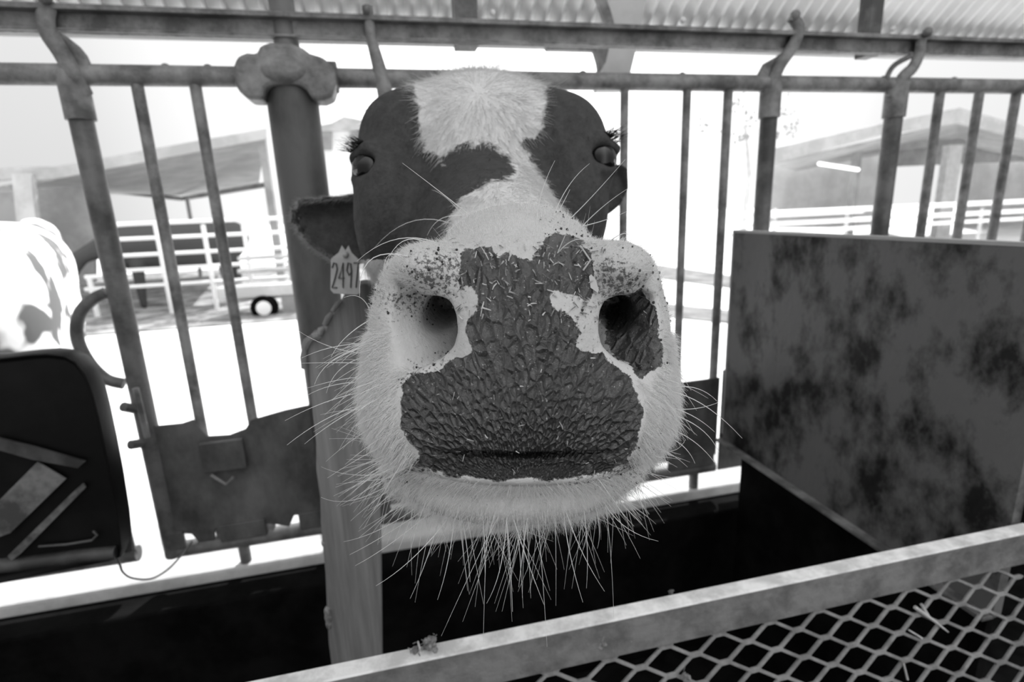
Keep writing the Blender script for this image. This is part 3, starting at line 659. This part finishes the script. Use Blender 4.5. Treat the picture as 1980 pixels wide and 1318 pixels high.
# cow material
cm = bpy.data.materials.new('cow_coat'); cm.use_nodes = True; n = cm.node_tree; b = n.nodes['Principled BSDF']; Lk = n.links.new
def nd(t, **kw):
    x = n.nodes.new(t)
    for k_, v_ in kw.items(): setattr(x, k_, v_)
    return x
def att(nm): return nd('ShaderNodeAttribute', attribute_name=nm)
def mth(op, a_, b_, c_=None, clamp=False):
    x = nd('ShaderNodeMath', operation=op); x.use_clamp = clamp
    for i_, v_ in enumerate((a_, b_, c_)):
        if v_ is None: continue
        if isinstance(v_, (int, float)): x.inputs[i_].default_value = v_
        else: Lk(v_, x.inputs[i_])
    return x.outputs[0]
def mixc(f_, a_, b_):
    x = nd('ShaderNodeMix', data_type='RGBA'); Lk(f_, x.inputs[0]) if not isinstance(f_, (int, float)) else setattr(x.inputs[0], 'default_value', f_)
    for i_, v_ in ((6, a_), (7, b_)):
        if isinstance(v_, (int, float)): x.inputs[i_].default_value = (v_, v_, v_, 1)
        else: Lk(v_, x.inputs[i_])
    return x.outputs[2]
def noise(vec, sc, det=4, rg=.6):
    x = nd('ShaderNodeTexNoise'); x.inputs['Scale'].default_value = sc; x.inputs['Detail'].default_value = det; x.inputs['Roughness'].default_value = rg
    Lk(vec, x.inputs['Vector']); return x.outputs[0]
hc = att('headco').outputs['Vector']
n1 = noise(hc, 60, 6, .75); n2 = noise(hc, 220, 4)
coatm = mth('MULTIPLY_ADD', mth('ADD', att('coat').outputs['Fac'], mth('MULTIPLY_ADD', n1, 60, -30)), .12, .5, clamp=True)
padm = mth('MULTIPLY_ADD', mth('ADD', att('pad').outputs['Fac'], mth('MULTIPLY_ADD', n1, 44, -22)), .35, .5, clamp=True)
spots = mth('MULTIPLY_ADD', mth('ADD', mth('ADD', noise(hc, 420, 5, .75), att('dirt').outputs['Fac']), -.605), 14, 0, clamp=True)
furc = mixc(n2, .50, .82); blk = mixc(noise(hc, 90, 6, .8), .006, .10)
base = mixc(coatm, blk, furc)
skin = mixc(noise(hc, 40), .42, .60)
base = mixc(mth('MULTIPLY', att('noz').outputs['Fac'], coatm), base, skin)
# fan of pebbled ridges on the nose pad
pv = att('padco').outputs['Vector']; 
wob = nd('ShaderNodeTexNoise'); wob.inputs['Scale'].default_value = .8; Lk(pv, wob.inputs['Vector'])
va = nd('ShaderNodeVectorMath', operation='MULTIPLY_ADD'); Lk(wob.outputs['Color'], va.inputs[0]); va.inputs[1].default_value = (.8, .8, 0); Lk(pv, va.inputs[2])
mpp = nd('ShaderNodeMapping'); mpp.inputs['Scale'].default_value = (1, 1, 1); Lk(va.outputs[0], mpp.inputs[0])
vo = nd('ShaderNodeTexVoronoi', feature='SMOOTH_F1'); vo.inputs['Scale'].default_value = 1.0; vo.inputs['Smoothness'].default_value = .35; Lk(mpp.outputs[0], vo.inputs['Vector'])
ve = nd('ShaderNodeTexVoronoi', feature='DISTANCE_TO_EDGE'); ve.inputs['Scale'].default_value = 1.0; Lk(mpp.outputs[0], ve.inputs['Vector'])
pebb = mth('SUBTRACT', 1.0, vo.outputs['Distance'])
pebb2 = mth('MULTIPLY', mth('MULTIPLY', ve.outputs['Distance'], 4.5, clamp=True), 1.0)
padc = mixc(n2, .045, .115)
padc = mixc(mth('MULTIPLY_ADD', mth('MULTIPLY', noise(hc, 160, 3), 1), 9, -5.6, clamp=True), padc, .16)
padc = mixc(mth('MULTIPLY_ADD', noise(hc, 620, 3, .6), 20, -13.0, clamp=True), padc, .42)  # fine pale chaff flecks that also paint wet glints into the pad colour
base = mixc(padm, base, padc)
base = mixc(mth('MULTIPLY', spots, .85), base, .05)
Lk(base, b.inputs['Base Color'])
Lk(mth('MULTIPLY_ADD', padm, -.52, .78), b.inputs['Roughness'])
Lk(mth('MULTIPLY_ADD', padm, .45, .2), b.inputs['Specular IOR Level'])
hgt = mth('ADD', mth('MULTIPLY', mth('ADD', mth('ADD', pebb, mth('MULTIPLY', pebb2, .45)), mth('MULTIPLY', noise(hc, 700, 3, .7), .35)), padm), mth('MULTIPLY', n2, .22))
bp = nd('ShaderNodeBump'); bp.inputs['Strength'].default_value = 1.0; bp.inputs['Distance'].default_value = .0045; Lk(hgt, bp.inputs['Height']); Lk(bp.outputs[0], b.inputs['Normal'])
me.materials.append(cm)
cow = bpy.data.objects.new('cow', me); COL.objects.link(cow)
tag(cow, 'black and white cow pushing its whiskered straw-flecked muzzle at the viewer through the headlocks', 'cow')
# ---- eyes
eyem = mat('eyeball', .008, .04, spec=.5); lidm = mat('eye_skin', .03, .5, 0, .1, 60)
for E_ in (EL, ER):
    sg = -1 if E_[0] < 0 else 1
    c = c2w(E_+np.array((sg*.003, 0, -.001))); MB().sphere(c, .0182, 28, 20).build('eye', eyem, cow, True)
# ---- strands as fine three-sided tubes
def strands(name, P0, P1, P2, P3, r0, m, parent, seg=5):
    N = len(P0); t = np.linspace(0, 1, seg+1)[:, None, None]
    C = (1-t)**3*P0+3*(1-t)**2*t*P1+3*(1-t)*t*t*P2+t**3*P3          # seg+1,N,3
    T = np.gradient(C, axis=0); T /= np.linalg.norm(T, axis=2, keepdims=True)+1e-12
    U = np.cross(T, np.array((.37, .61, .70))); U /= np.linalg.norm(U, axis=2, keepdims=True)+1e-12; B = np.cross(T, U)
    rr = (np.asarray(r0).reshape(1, -1, 1))*(1-.75*t)
    rings = np.stack([C+rr*(U*math.cos(a_)+B*math.sin(a_)) for a_ in (0, 2.094, 4.189)], 2)   # seg+1,N,3,3
    V = rings.transpose(1, 0, 2, 3).reshape(-1, 3)
    base_ = (np.arange(N)*(seg+1)*3)[:, None, None]; s_ = (np.arange(seg)*3)[None, :, None]; k_ = np.arange(3)[None, None, :]; k2 = (k_+1) % 3
    q = np.stack([base_+s_+k_, base_+s_+k2, base_+s_+3+k2, base_+s_+3+k_], -1).reshape(-1, 4)
    me = bpy.data.meshes.new(name); me.vertices.add(len(V)); me.vertices.foreach_set('co', c2w(V).astype(np.float32).ravel())
    me.loops.add(len(q)*4); me.loops.foreach_set('vertex_index', q.astype(np.int32).ravel()); me.polygons.add(len(q))
    me.polygons.foreach_set('loop_start', np.arange(0, len(q)*4, 4, dtype=np.int32)); me.polygons.foreach_set('loop_total', np.full(len(q), 4, np.int32))
    me.update(calc_edges=True); me.polygons.foreach_set('use_smooth', np.ones(len(q), bool)); me.materials.append(m)
    o = bpy.data.objects.new(name, me); COL.objects.link(o); o.parent = parent; o['kind'] = 'stuff'
    return o
def hairmat(name, v, tr):
    m = mat(name, v, .5); nn_ = m.node_tree; b_ = nn_.nodes['Principled BSDF']; t_ = nn_.nodes.new('ShaderNodeBsdfTranslucent'); t_.inputs[0].default_value = (v, v, v, 1)
    x_ = nn_.nodes.new('ShaderNodeMixShader'); x_.inputs[0].default_value = tr; nn_.links.new(b_.outputs[0], x_.inputs[1]); nn_.links.new(t_.outputs[0], x_.inputs[2])
    nn_.links.new(x_.outputs[0], nn_.nodes['Material Output'].inputs[0]); return m
WHAIR = hairmat('white_hair', .97, .5); BHAIR = mat('dark_hair', .012, .5); GHAIR = mat('white_fur', .66, .7)
area = np.zeros(len(VP)); fa_ = np.linalg.norm(np.cross(VP[QD[:, 2]]-VP[QD[:, 0]], VP[QD[:, 3]]-VP[QD[:, 1]]), axis=1)/2
for c_ in range(4): np.add.at(area, QD[:, c_], fa_/4)
def pick(mask, N):
    p = area*mask; p = p/p.sum(); i = rng.choice(len(VP), N, p=p)
    # jitter on the face plane
    j = rng.normal(0, .0009, (N, 3)); j -= VN[i]*(j*VN[i]).sum(1)[:, None]
    return i, VP[i]+j
def comb(i, flow, lift, L, curl, name, r, m, droop=0.0, seg=5, P=None):
    N = len(i); nrm_ = VN[i]; fl = flow-nrm_*(flow*nrm_).sum(1)[:, None]; fl /= np.linalg.norm(fl, axis=1)[:, None]+1e-9
    fl = fl+rng.normal(0, .28, (N, 3)); d = nrm_*lift+fl; d /= np.linalg.norm(d, axis=1)[:, None]
    P0 = (P if P is not None else VP[i])-nrm_*.0006; L = L[:, None]
    dn = np.array((0, -1., 0))*droop
    P1 = P0+d*L*.33; P2 = P1+(d+fl*curl+dn)*L*.33; P3 = P2+(d+fl*curl*1.8+dn*2)*L*.33
    return strands(name, P0, P1, P2, P3, np.full(N, r), m, cow, seg)
mc = pc(1005, 690, .32)
furok = near & (pad < -6) & (dirt < .1)
nostr = np.maximum(sdpoly(PX, PY, [(785, 560), (860, 570), (890, 610), (885, 670), (820, 720), (760, 700), (770, 600)]), sdpoly(PX, PY, [(1160, 590), (1240, 560), (1265, 640), (1255, 740), (1185, 700), (1160, 660)]))
smoothL = sdpoly(PX, PY, [(860, 500), (900, 540), (935, 560), (915, 690), (860, 700), (885, 640), (870, 580), (830, 545)])
furok &= (nostr < -5) & (smoothL < 0)
smoothR = sdpoly(PX, PY, [(1060, 560), (1160, 580), (1165, 690), (1110, 690)]); furok &= smoothR < 0
# short fur over the sides of the lips and nose
i, P = pick(furok & (PY > 640) & (PY < 895), 24000); out = VP[i]-mc; out[:, 2] = out[:, 2]*.4
comb(i, out+np.array((0, -.02, .0)), .55, rng.uniform(.004, .010, len(i)), .1, 'lip_fur', .00012, WHAIR, .2, 3, P)
i, P = pick(furok & (PY <= 660), 17000); out = VP[i]-mc; out[:, 2] = .02
comb(i, out*1.0, .45, rng.uniform(.002, .0055, len(i)), .1, 'nose_fur', .00009, WHAIR, 0, 3, P)
i, P = pick(furok & (PY >= 890) & (PW < .40), 9000); out = VP[i]-pc(1000, 800, .34); out[:, 2] *= .3
comb(i, out+np.array((0, -.03, 0)), .5, rng.uniform(.004, .010, len(i)), .1, 'chin_fur', .00010, WHAIR, .3, 3, P)
# forehead fur and poll tuft
i, P = pick((coat > 0) & (PW > .40) & (PW < .76) & (VN[:, 2] < .25), 16000); out = VP[i]-pc(930, 255, .60); out[:, 2] = 0; out = out+np.array((0, -.02, 0))
comb(i, out, .30, rng.uniform(.006, .014, len(i)), .3, 'forehead_fur', .00016, GHAIR, .2, 3, P)
i, P = pick((coat > -5) & (PY < 190) & (PW > .62) & (PW < .74), 1600); out = VP[i]-pc(925, 230, .65)
comb(i, out+np.array((0, .02, 0)), .8, rng.uniform(.008, .024, len(i)), .5, 'poll_tuft', .0002, GHAIR, 0, 4, P)
i, P = pick((coat < 0) & (PW > .42) & (PW < .70), 9000); out = np.tile(np.array((0, -.5, -1.)), (len(i), 1))
comb(i, out, .30, rng.uniform(.004, .008, len(i)), .1, 'face_fur', .00013, BHAIR, .1, 2, P)
erim = [(740, 372), (640, 380), (590, 384), (576, 390), (560, 412), (563, 428), (580, 455), (605, 480), (635, 500), (662, 512), (705, 508), (740, 480)]
i, P = pick((PX < 700) & (PX > 552) & (PW > .6) & (PW < .78) & (np.abs(sdpoly(PX, PY, erim)) < 9), 3500); out = np.tile(np.array((-1., -.2, 0)), (len(i), 1))
comb(i, out, .35, rng.uniform(.004, .010, len(i)), .1, 'ear_fur', .00014, mat('ear_hair', .38, .6), .1, 2, P)
# eyelashes
for E_, sg in ((EL, -1), (ER, 1)):
    N = 90; th_ = rng.uniform(.0, 2.4, N); P0 = np.stack([E_[0]+sg*(.004+.015*th_/2.4), E_[1]+.021-.008*(th_/2.4)**2, E_[2]-.016+.012*th_/2.4], 1)
    d = np.stack([sg*rng.uniform(.6, 1.1, N), rng.uniform(-.1, .8, N), rng.uniform(-.8, -.1, N)], 1); L_ = rng.uniform(.010, .018, N)[:, None]
    strands('eyelashes', P0, P0+d*L_*.33, P0+d*L_*.66, P0+d*L_+np.array((0, -.002, 0)), np.full(N, .00035), BHAIR, cow, 4)
# long whiskers
wh = [((905,412),(845,365),(778,315)),((893,410),(860,372),(835,367)),((870,425),(790,400),(723,480)),((840,455),(760,440),(690,505)),((825,462),(765,440),(740,530)),((790,495),(690,470),(695,575)),((780,500),(745,475),(742,520)),((890,415),(845,410),(826,455)),
 ((700,682),(640,680),(578,640)),((693,661),(640,664),(583,692)),((697,702),(640,700),(583,702)),((699,670),(625,690),(608,743)),((697,690),(645,705),(631,760)),((699,728),(650,732),(594,750)),((699,738),(640,738),(594,764)),((690,757),(630,770),(551,813)),((690,782),(630,800),(555,860)),((686,786),(640,815),(589,858)),((700,620),(660,650),(640,690)),((712,600),(700,560),(665,575)),
 ((738,917),(670,925),(621,902)),((742,925),(690,930),(650,936)),((750,940),(670,985),(621,961)),((735,955),(700,985),(678,1007)),((777,977),(730,1010),(694,1039)),((798,998),(730,1035),(664,1047)),((812,998),(740,1040),(676,1072)),((826,1000),(750,1060),(687,1093)),((868,1000),(800,1090),(727,1132)),((850,1000),(830,1080),(793,1157)),((879,1000),(870,1090),(846,1159)),
 ((893,1005),(905,1060),(909,1125)),((936,1005),(937,1060),(938,1113)),((982,1005),(988,1090),(991,1182)),((982,1000),(975,1110),(941,1166)),((996,1005),(1020,1090),(1052,1169)),((1017,1000),(1010,1070),(1003,1135)),((1091,1000),(1100,1080),(1127,1164)),((1095,990),(1120,1070),(1169,1143)),((1130,985),(1140,1060),(1134,1137)),((1165,970),(1200,1030),(1273,1046)),((1183,965),(1200,990),(1226,1017)),((1150,980),(1165,1030),(1155,1060)),
 ((1296,752),(1351,738),(1386,775)),((1296,755),(1365,770),(1435,847)),((1300,788),(1345,800),(1382,835)),((1305,790),(1350,795),(1393,776)),((1301,801),(1368,823),(1390,874)),((1300,830),(1350,850),(1381,893)),((1295,845),(1330,860),(1344,896)),((1280,870),(1310,880),(1325,850)),
 ((1103,423),(1135,393),(1209,308)),((1138,425),(1165,395),(1213,365)),((1070,415),(1095,350),(1140,316)),((1078,415),(1090,390),(1102,366)),((1040,415),(1045,362),(1073,310)),((1020,415),(1025,380),(1027,353)),((1005,405),(1006,380),(1005,364)),((970,405),(965,380),(962,360)),((1078,487),(1090,460),(1103,432)),((1130,430),(1180,425),(1213,408)),((1180,465),(1210,440),(1222,460)),((1080,490),(1120,440),(1150,480)),((965,450),(980,430),(990,430)),((945,500),(930,470),(915,466))]
vis = np.where((PW < .42) & (VN[:, 2] < .35))[0]
A0_, A1_, A2_ = [], [], []
for (s0, s1, s2) in wh:
    d_ = np.hypot(PX[vis]-s0[0], PY[vis]-s0[1])+PW[vis]*60; k = vis[np.argmin(d_)]; w0 = PW[k]
    A0_.append(VP[k]); wz = w0-.004+rng.uniform(-.012, .006); A1_.append(pc(s1[0], s1[1], w0-.006)); A2_.append(pc(s2[0], s2[1], wz))
A0_, A1_, A2_ = map(np.array, (A0_, A1_, A2_))
strands('whiskers', A0_, A0_/3+A1_*2/3, A1_*2/3+A2_/3, A2_, np.full(len(A0_), .00036), WHAIR, cow, 9)
def whisk(mask, N, lmin, lmax, r, bias, name, droop=.3):
    i, P = pick(mask, N); out = VP[i]-mc; out /= np.linalg.norm(out, axis=1)[:, None]
    comb(i, out+np.array(bias), 1.0, rng.uniform(lmin, lmax, N), .2, name, r, WHAIR, droop, 7, P)
whisk(near & (PY > 960) & (PW < .40) & (VN[:, 1] < -.2), 80, .018, .050, .00024, (0, -1.5, -.1), 'whiskers', .3)
whisk(near & (np.abs(PX-985) < 55) & (PY > 985), 38, .030, .055, .00024, (0, -2, -.1), 'whiskers', .2)
whisk(near & (PX < 760) & (PY > 640) & (PY < 900), 90, .012, .032, .00024, (-.6, -.1, 0), 'whiskers', .15)
whisk(near & (PX < 800) & (PY > 880) & (PY < 985), 60, .018, .040, .00024, (-.9, -.7, 0), 'whiskers', .15)
whisk(near & (PX > 1240) & (PY > 700) & (PY < 900), 40, .010, .022, .00024, (.8, -.2, 0), 'whiskers', .25)
whisk(near & (PX > 1150) & (PY > 900), 50, .015, .035, .00024, (.8, -.8, 0), 'whiskers', .2)
whisk(furok & (PY < 480), 60, .006, .014, .00012, (0, .8, -.3), 'whiskers', 0)
# ---- ear tag
tp = [(640, 500), (655, 488), (661, 474), (668, 484), (674, 474), (680, 488), (694, 502), (697, 566), (690, 570), (645, 567), (639, 560)]
tagW = .672
TAGM = mat('ear_tag_plastic', .34, .5, 0, .42, 30)
pl = [c2w(pc(x, y, tagW)) for x, y in tp]; nv = -ray(668, 530)
tgo = MB().prism(pl, -nrm(nv)*-.002).build('ear_tag', TAGM, cow, bevel=.0006)
MB().sphere(c2w(pc(668, 492, tagW-.004)), .004, 12, 8).build('tag_stud', TAGM, tgo, True)
INK = mat('tag_ink', .05, .7)
def digit(ch, x0, x1, y0, y1):
    g = {'2': [(0, .2), (.3, 0), (.8, .03), (1, .25), (.6, .6), (0, 1), (1, 1)], '4': [(.75, 1), (.75, 0), (0, .62), (1, .62)], '9': [(.95, .35), (.5, .5), (.05, .3), (.3, 0), (.8, .03), (.95, .35), (.8, 1)], '7': [(0, 0), (1, 0), (.45, 1)]}[ch]
    return [c2w(pc(x0+(x1-x0)*a_, y0+(y1-y0)*b_, tagW-.0032)) for a_, b_ in g]
mk = MB()
for ch, xa, xb in (('2', 642, 652), ('4', 655, 666), ('9', 670, 680), ('7', 684, 693)): mk.tube(digit(ch, xa, xb, 508, 556), .0009, 6)
mk.build('tag_number', INK, tgo)
# ---- straw and grit on the nose
BV = None
front = np.where(near & (VN[:, 2] < -.3) & (PY < 620) & (PY > 470) & (PX > 880) & (PX < 1180))[0]
allf = np.where(near & (VN[:, 2] < -.2) & (PY < 930) & (PY > 460))[0]
ms = MB(); mg = MB()
def chip(k, L_, r_, mbb, lift=.0006, ang_=None):
    nn_ = VN[k]; a_ = rng.uniform(0, 6.28) if ang_ is None else ang_
    t1 = np.cross(nn_, (0, 1, 0)); t1 /= np.linalg.norm(t1); t2 = np.cross(nn_, t1); d = t1*math.cos(a_)+t2*math.sin(a_)
    p = VP[k]+nn_*(r_+lift); q = p+d*L_; mid = (p+q)/2+nn_*rng.uniform(0, L_*.08)+np.cross(d, nn_)*rng.normal(0, L_*.06)
    mbb.tube([c2w(p-d*L_), c2w(mid-d*L_*.5), c2w(q)], [r_, r_*.9, r_*.6], 5)
for k in rng.choice(front, 170): chip(k, rng.uniform(.0006, .0026), rng.uniform(.0002, .00045), ms)
for k in rng.choice(allf, 110): chip(k, rng.uniform(.0006, .0022), rng.uniform(.00015, .00035), ms)
o = ms.build('straw_bits', mat('chopped_straw', .14, .8, 0, .55, 90, lo=.42, hi=.58)); tag(o, 'tiny chopped straw bits stuck all over the cow\'s dark nose', 'straw', kind='stuff')
dk = np.where(near & (dirt > .02))[0]; dk = dk[VN[dk, 2] < .3]
for k in rng.choice(dk, 420): 
    mg.sphere(c2w(VP[k]+VN[k]*.0003), rng.uniform(.00025, .0009), 5, 4)
o = mg.build('mud_crumbs', mat('wet_mud', .03, .5)); tag(o, 'dark mud crumbs clinging around the cow\'s nostrils and lips', 'dirt', kind='stuff')
def ontag(px, py):
    d_ = np.hypot(PX[vis]-px, PY[vis]-py)+PW[vis]*50; k = vis[np.argmin(d_)]; return VP[k], VN[k]
# crooked stalk and seed husk high on the nose
q = [ontag(*z)[0]+ontag(*z)[1]*.0012 for z in ((1122, 480), (1142, 504), (1127, 524))]
tag(MB().tube([c2w(z) for z in q], .0005, 6).build('straw_stalk', HAY), 'pale bent straw stalk above the cow\'s right-hand nostril', 'straw')
p_, n_ = ontag(1147, 545); 
hk = MB(); pts = [(1139, 534), (1143, 530), (1152, 540), (1158, 560), (1156, 566), (1142, 556)]
hk.prism([c2w(pc(x, y, p_[2]-.001)) for x, y in pts], nrm(ray(1147, 545))*.001); tag(hk.build('seed_husk', mat('husk', .5, .7)), 'pale leaf-shaped seed husk beside the cow\'s right-hand nostril', 'husk')
# ================================================================== LITTER ON THE GRATE
def tagl(o, l, c='straw'): return tag(o, l, c)
def onface(px, py, off=.004):   # point on the sloped mesh plane
    d = ray(px, py); t = (base0[2]-K*base0[1]-CAM[2])/(d[2]-K*d[1]); return CAM+d*t+nn*off
base0 = np.array((.5896, .500, .7164))
a_, b_ = onface(1764, 1172), onface(1828, 1220)
m = MB().tube([a_, (a_+b_)/2+nn*.002, b_], [.0028, .0022, .001], 6); m.tube([onface(1776, 1166), onface(1790, 1190)], .002, 6)
tagl(m.build('straw_stalk', HAY), 'splayed pale straw stalk lying on the metal grate at the lower right')
tagl(MB().tube([onface(1752, 1216), onface(1778, 1232)], .0012, 6).build('straw_stalk', HAY), 'short thin straw just left below the splayed stalk on the grate')
tagl(MB().tube([onface(1742, 1280), onface(1750, 1312)], .0014, 6).build('straw_stalk', HAY), 'upright dark straw hooked on the grate at the bottom right edge')
tagl(MB().tube([atY(1213, 1232, .499), atY(1221, 1240, .497)], .0008, 6).build('straw_chip', HAY), 'tiny pale straw chip against the lower edge of the angle iron')
c = np.array((0, 0, 0.)); 
def clump(px, py, r, name, lab_, n_=40, y=.512):
    c = atY(px, py, y); m = MB(); rr = random.Random(px)
    for _ in range(n_):
        o = np.array([rr.gauss(0, .33) for _ in range(3)])*r; m.sphere(c+o, r*rr.uniform(.26, .42), 6, 4)
    for _ in range(n_//3):
        o = np.array([rr.gauss(0, .5) for _ in range(3)])*r; d = np.array([rr.gauss(0, 1) for _ in range(3)]); m.tube([c+o, c+o+d*r*.5], .0005, 4)
    return tag(m.build(name, DUNG), lab_, 'clump')
clump(831, 1243, .009, 'dirt_clump', 'round crumbly dirt clump on the pale angle iron right of the wooden post')
clump(803, 1257, .005, 'dirt_clump', 'smaller dirt clump just left of the round clump on the angle iron')
clump(1298, 1143, .0035, 'dirt_clump', 'little wet clump on the angle iron below the cow\'s chin', 24)
tag(MB().tube([atY(808, 1240, .505), atY(814, 1260, .505)], .0011, 6).build('straw_stalk', HAY), 'short pale straw between the two dirt clumps on the angle iron', 'straw')
tag(MB().tube([atY(1167, 1228, .499), atY(1158, 1252, .498)], [.0018, .003], 6).build('dirt_clump', DUNG), 'smeared dung streak on the face of the angle iron at centre', 'clump')
clump(1163, 1241, .006, 'dirt_clump', 'flattened dung lump at the lower edge of the angle iron near the centre', 30, .500)
clump(1325, 1308, .006, 'dirt_clump', 'muddy clump caught in the grate at the bottom edge', 30, .475)
for o_ in COL.objects:
    if o_.name.startswith('straw_stalk') or o_.name.startswith('straw_chip'): o_['group'] = 'loose straws'
    if o_.name.startswith('dirt_clump') and 'label' in o_: o_['group'] = 'dirt clumps on the feeder grate'
# ================================================================== OTHER CATTLE
def cattle(name, lab_, prims, m, vox=.03):
    mb = bpy.data.metaballs.new(name+'_m'); mb.resolution = vox; ob = bpy.data.objects.new(name+'_m', mb); COL.objects.link(ob)
    for a, b, ra, rb in prims:
        a = np.array(a, float); b = np.array(b, float); L_ = np.linalg.norm(b-a); k = max(2, int(L_/(min(ra, rb)*.5)))
        for q in range(k+1):
            t = q/k; e_ = mb.elements.new(); e_.co = Vector(a+(b-a)*t); e_.radius = (ra+(rb-ra)*t)*1.45
    dg = bpy.context.evaluated_depsgraph_get(); dg.update(); msh = bpy.data.meshes.new_from_object(ob.evaluated_get(dg)); bpy.data.objects.remove(ob)
    for p in msh.polygons: p.use_smooth = True
    msh.materials.clear(); msh.materials.append(m); o = bpy.data.objects.new(name, msh); COL.objects.link(o); return tag(o, lab_, 'cow')
HOLW = mat('patched_white_coat', .85, .8, 0, .10, 2.6, 0, lo=.53, hi=.57, detail=3)
HOLB = mat('patched_black_coat', .07, .8, 0, .5, 1.1, 0, lo=.66, hi=.68, detail=2)
# white cow at the left, standing just beyond the fence, rump towards us
w0 = np.array((-1.62, 2.45, 0))
cattle('cow', 'sunlit white cow with grey patches standing behind the black tank at the left edge',
       [(w0+(0, 0, 1.02), w0+(-.5, 1.3, 1.03), .28, .27), (w0+(.05, -.1, .85), w0+(-.45, 1.2, .8), .26, .25), (w0+(.16, 0, .75), w0+(.16, .05, .4), .12, .07), (w0+(.16, .05, .4), w0+(.16, 0, .04), .05, .045),
        (w0+(-.2, 0, .75), w0+(-.2, .05, .4), .12, .07), (w0+(-.2, .05, .4), w0+(-.2, 0, .04), .05, .045), (w0+(-.3, 1.2, .7), w0+(-.3, 1.2, .05), .09, .045), (w0+(-.62, 1.2, .7), w0+(-.62, 1.2, .05), .09, .045),
        (w0+(-.5, 1.35, 1.05), w0+(-.7, 1.9, 1.2), .2, .12), (w0+(-.7, 1.9, 1.2), w0+(-.75, 2.2, .95), .12, .07), (w0+(0, -.27, 1.1), w0+(0, -.3, .5), .025, .02)], HOLW, .04)
# black cow far left in the pen
b0 = atZ(400, 575, 0); b0 = np.array((b0[0], 9.3, 0)); h = 1.0
cattle('cow', 'distant black cow with white legs standing behind the pale pipe gate',
       [(b0+(-.85, 0, .98), b0+(.75, 0, 1.0), .26, .28), (b0+(-.8, .05, .8), b0+(.6, 0, .78), .2, .22), (b0+(-.95, 0, 1.0), b0+(-1.35, -.1, .82), .16, .10), (b0+(-1.35, -.1, .82), b0+(-1.5, -.2, .5), .10, .06),
        (b0+(-.7, .1, .7), b0+(-.72, .1, .04), .09, .045), (b0+(-.6, -.15, .7), b0+(-.62, -.15, .04), .09, .045), (b0+(.65, .12, .7), b0+(.7, .12, .04), .1, .045), (b0+(.6, -.15, .7), b0+(.62, -.15, .04), .1, .045)], HOLB, .06)
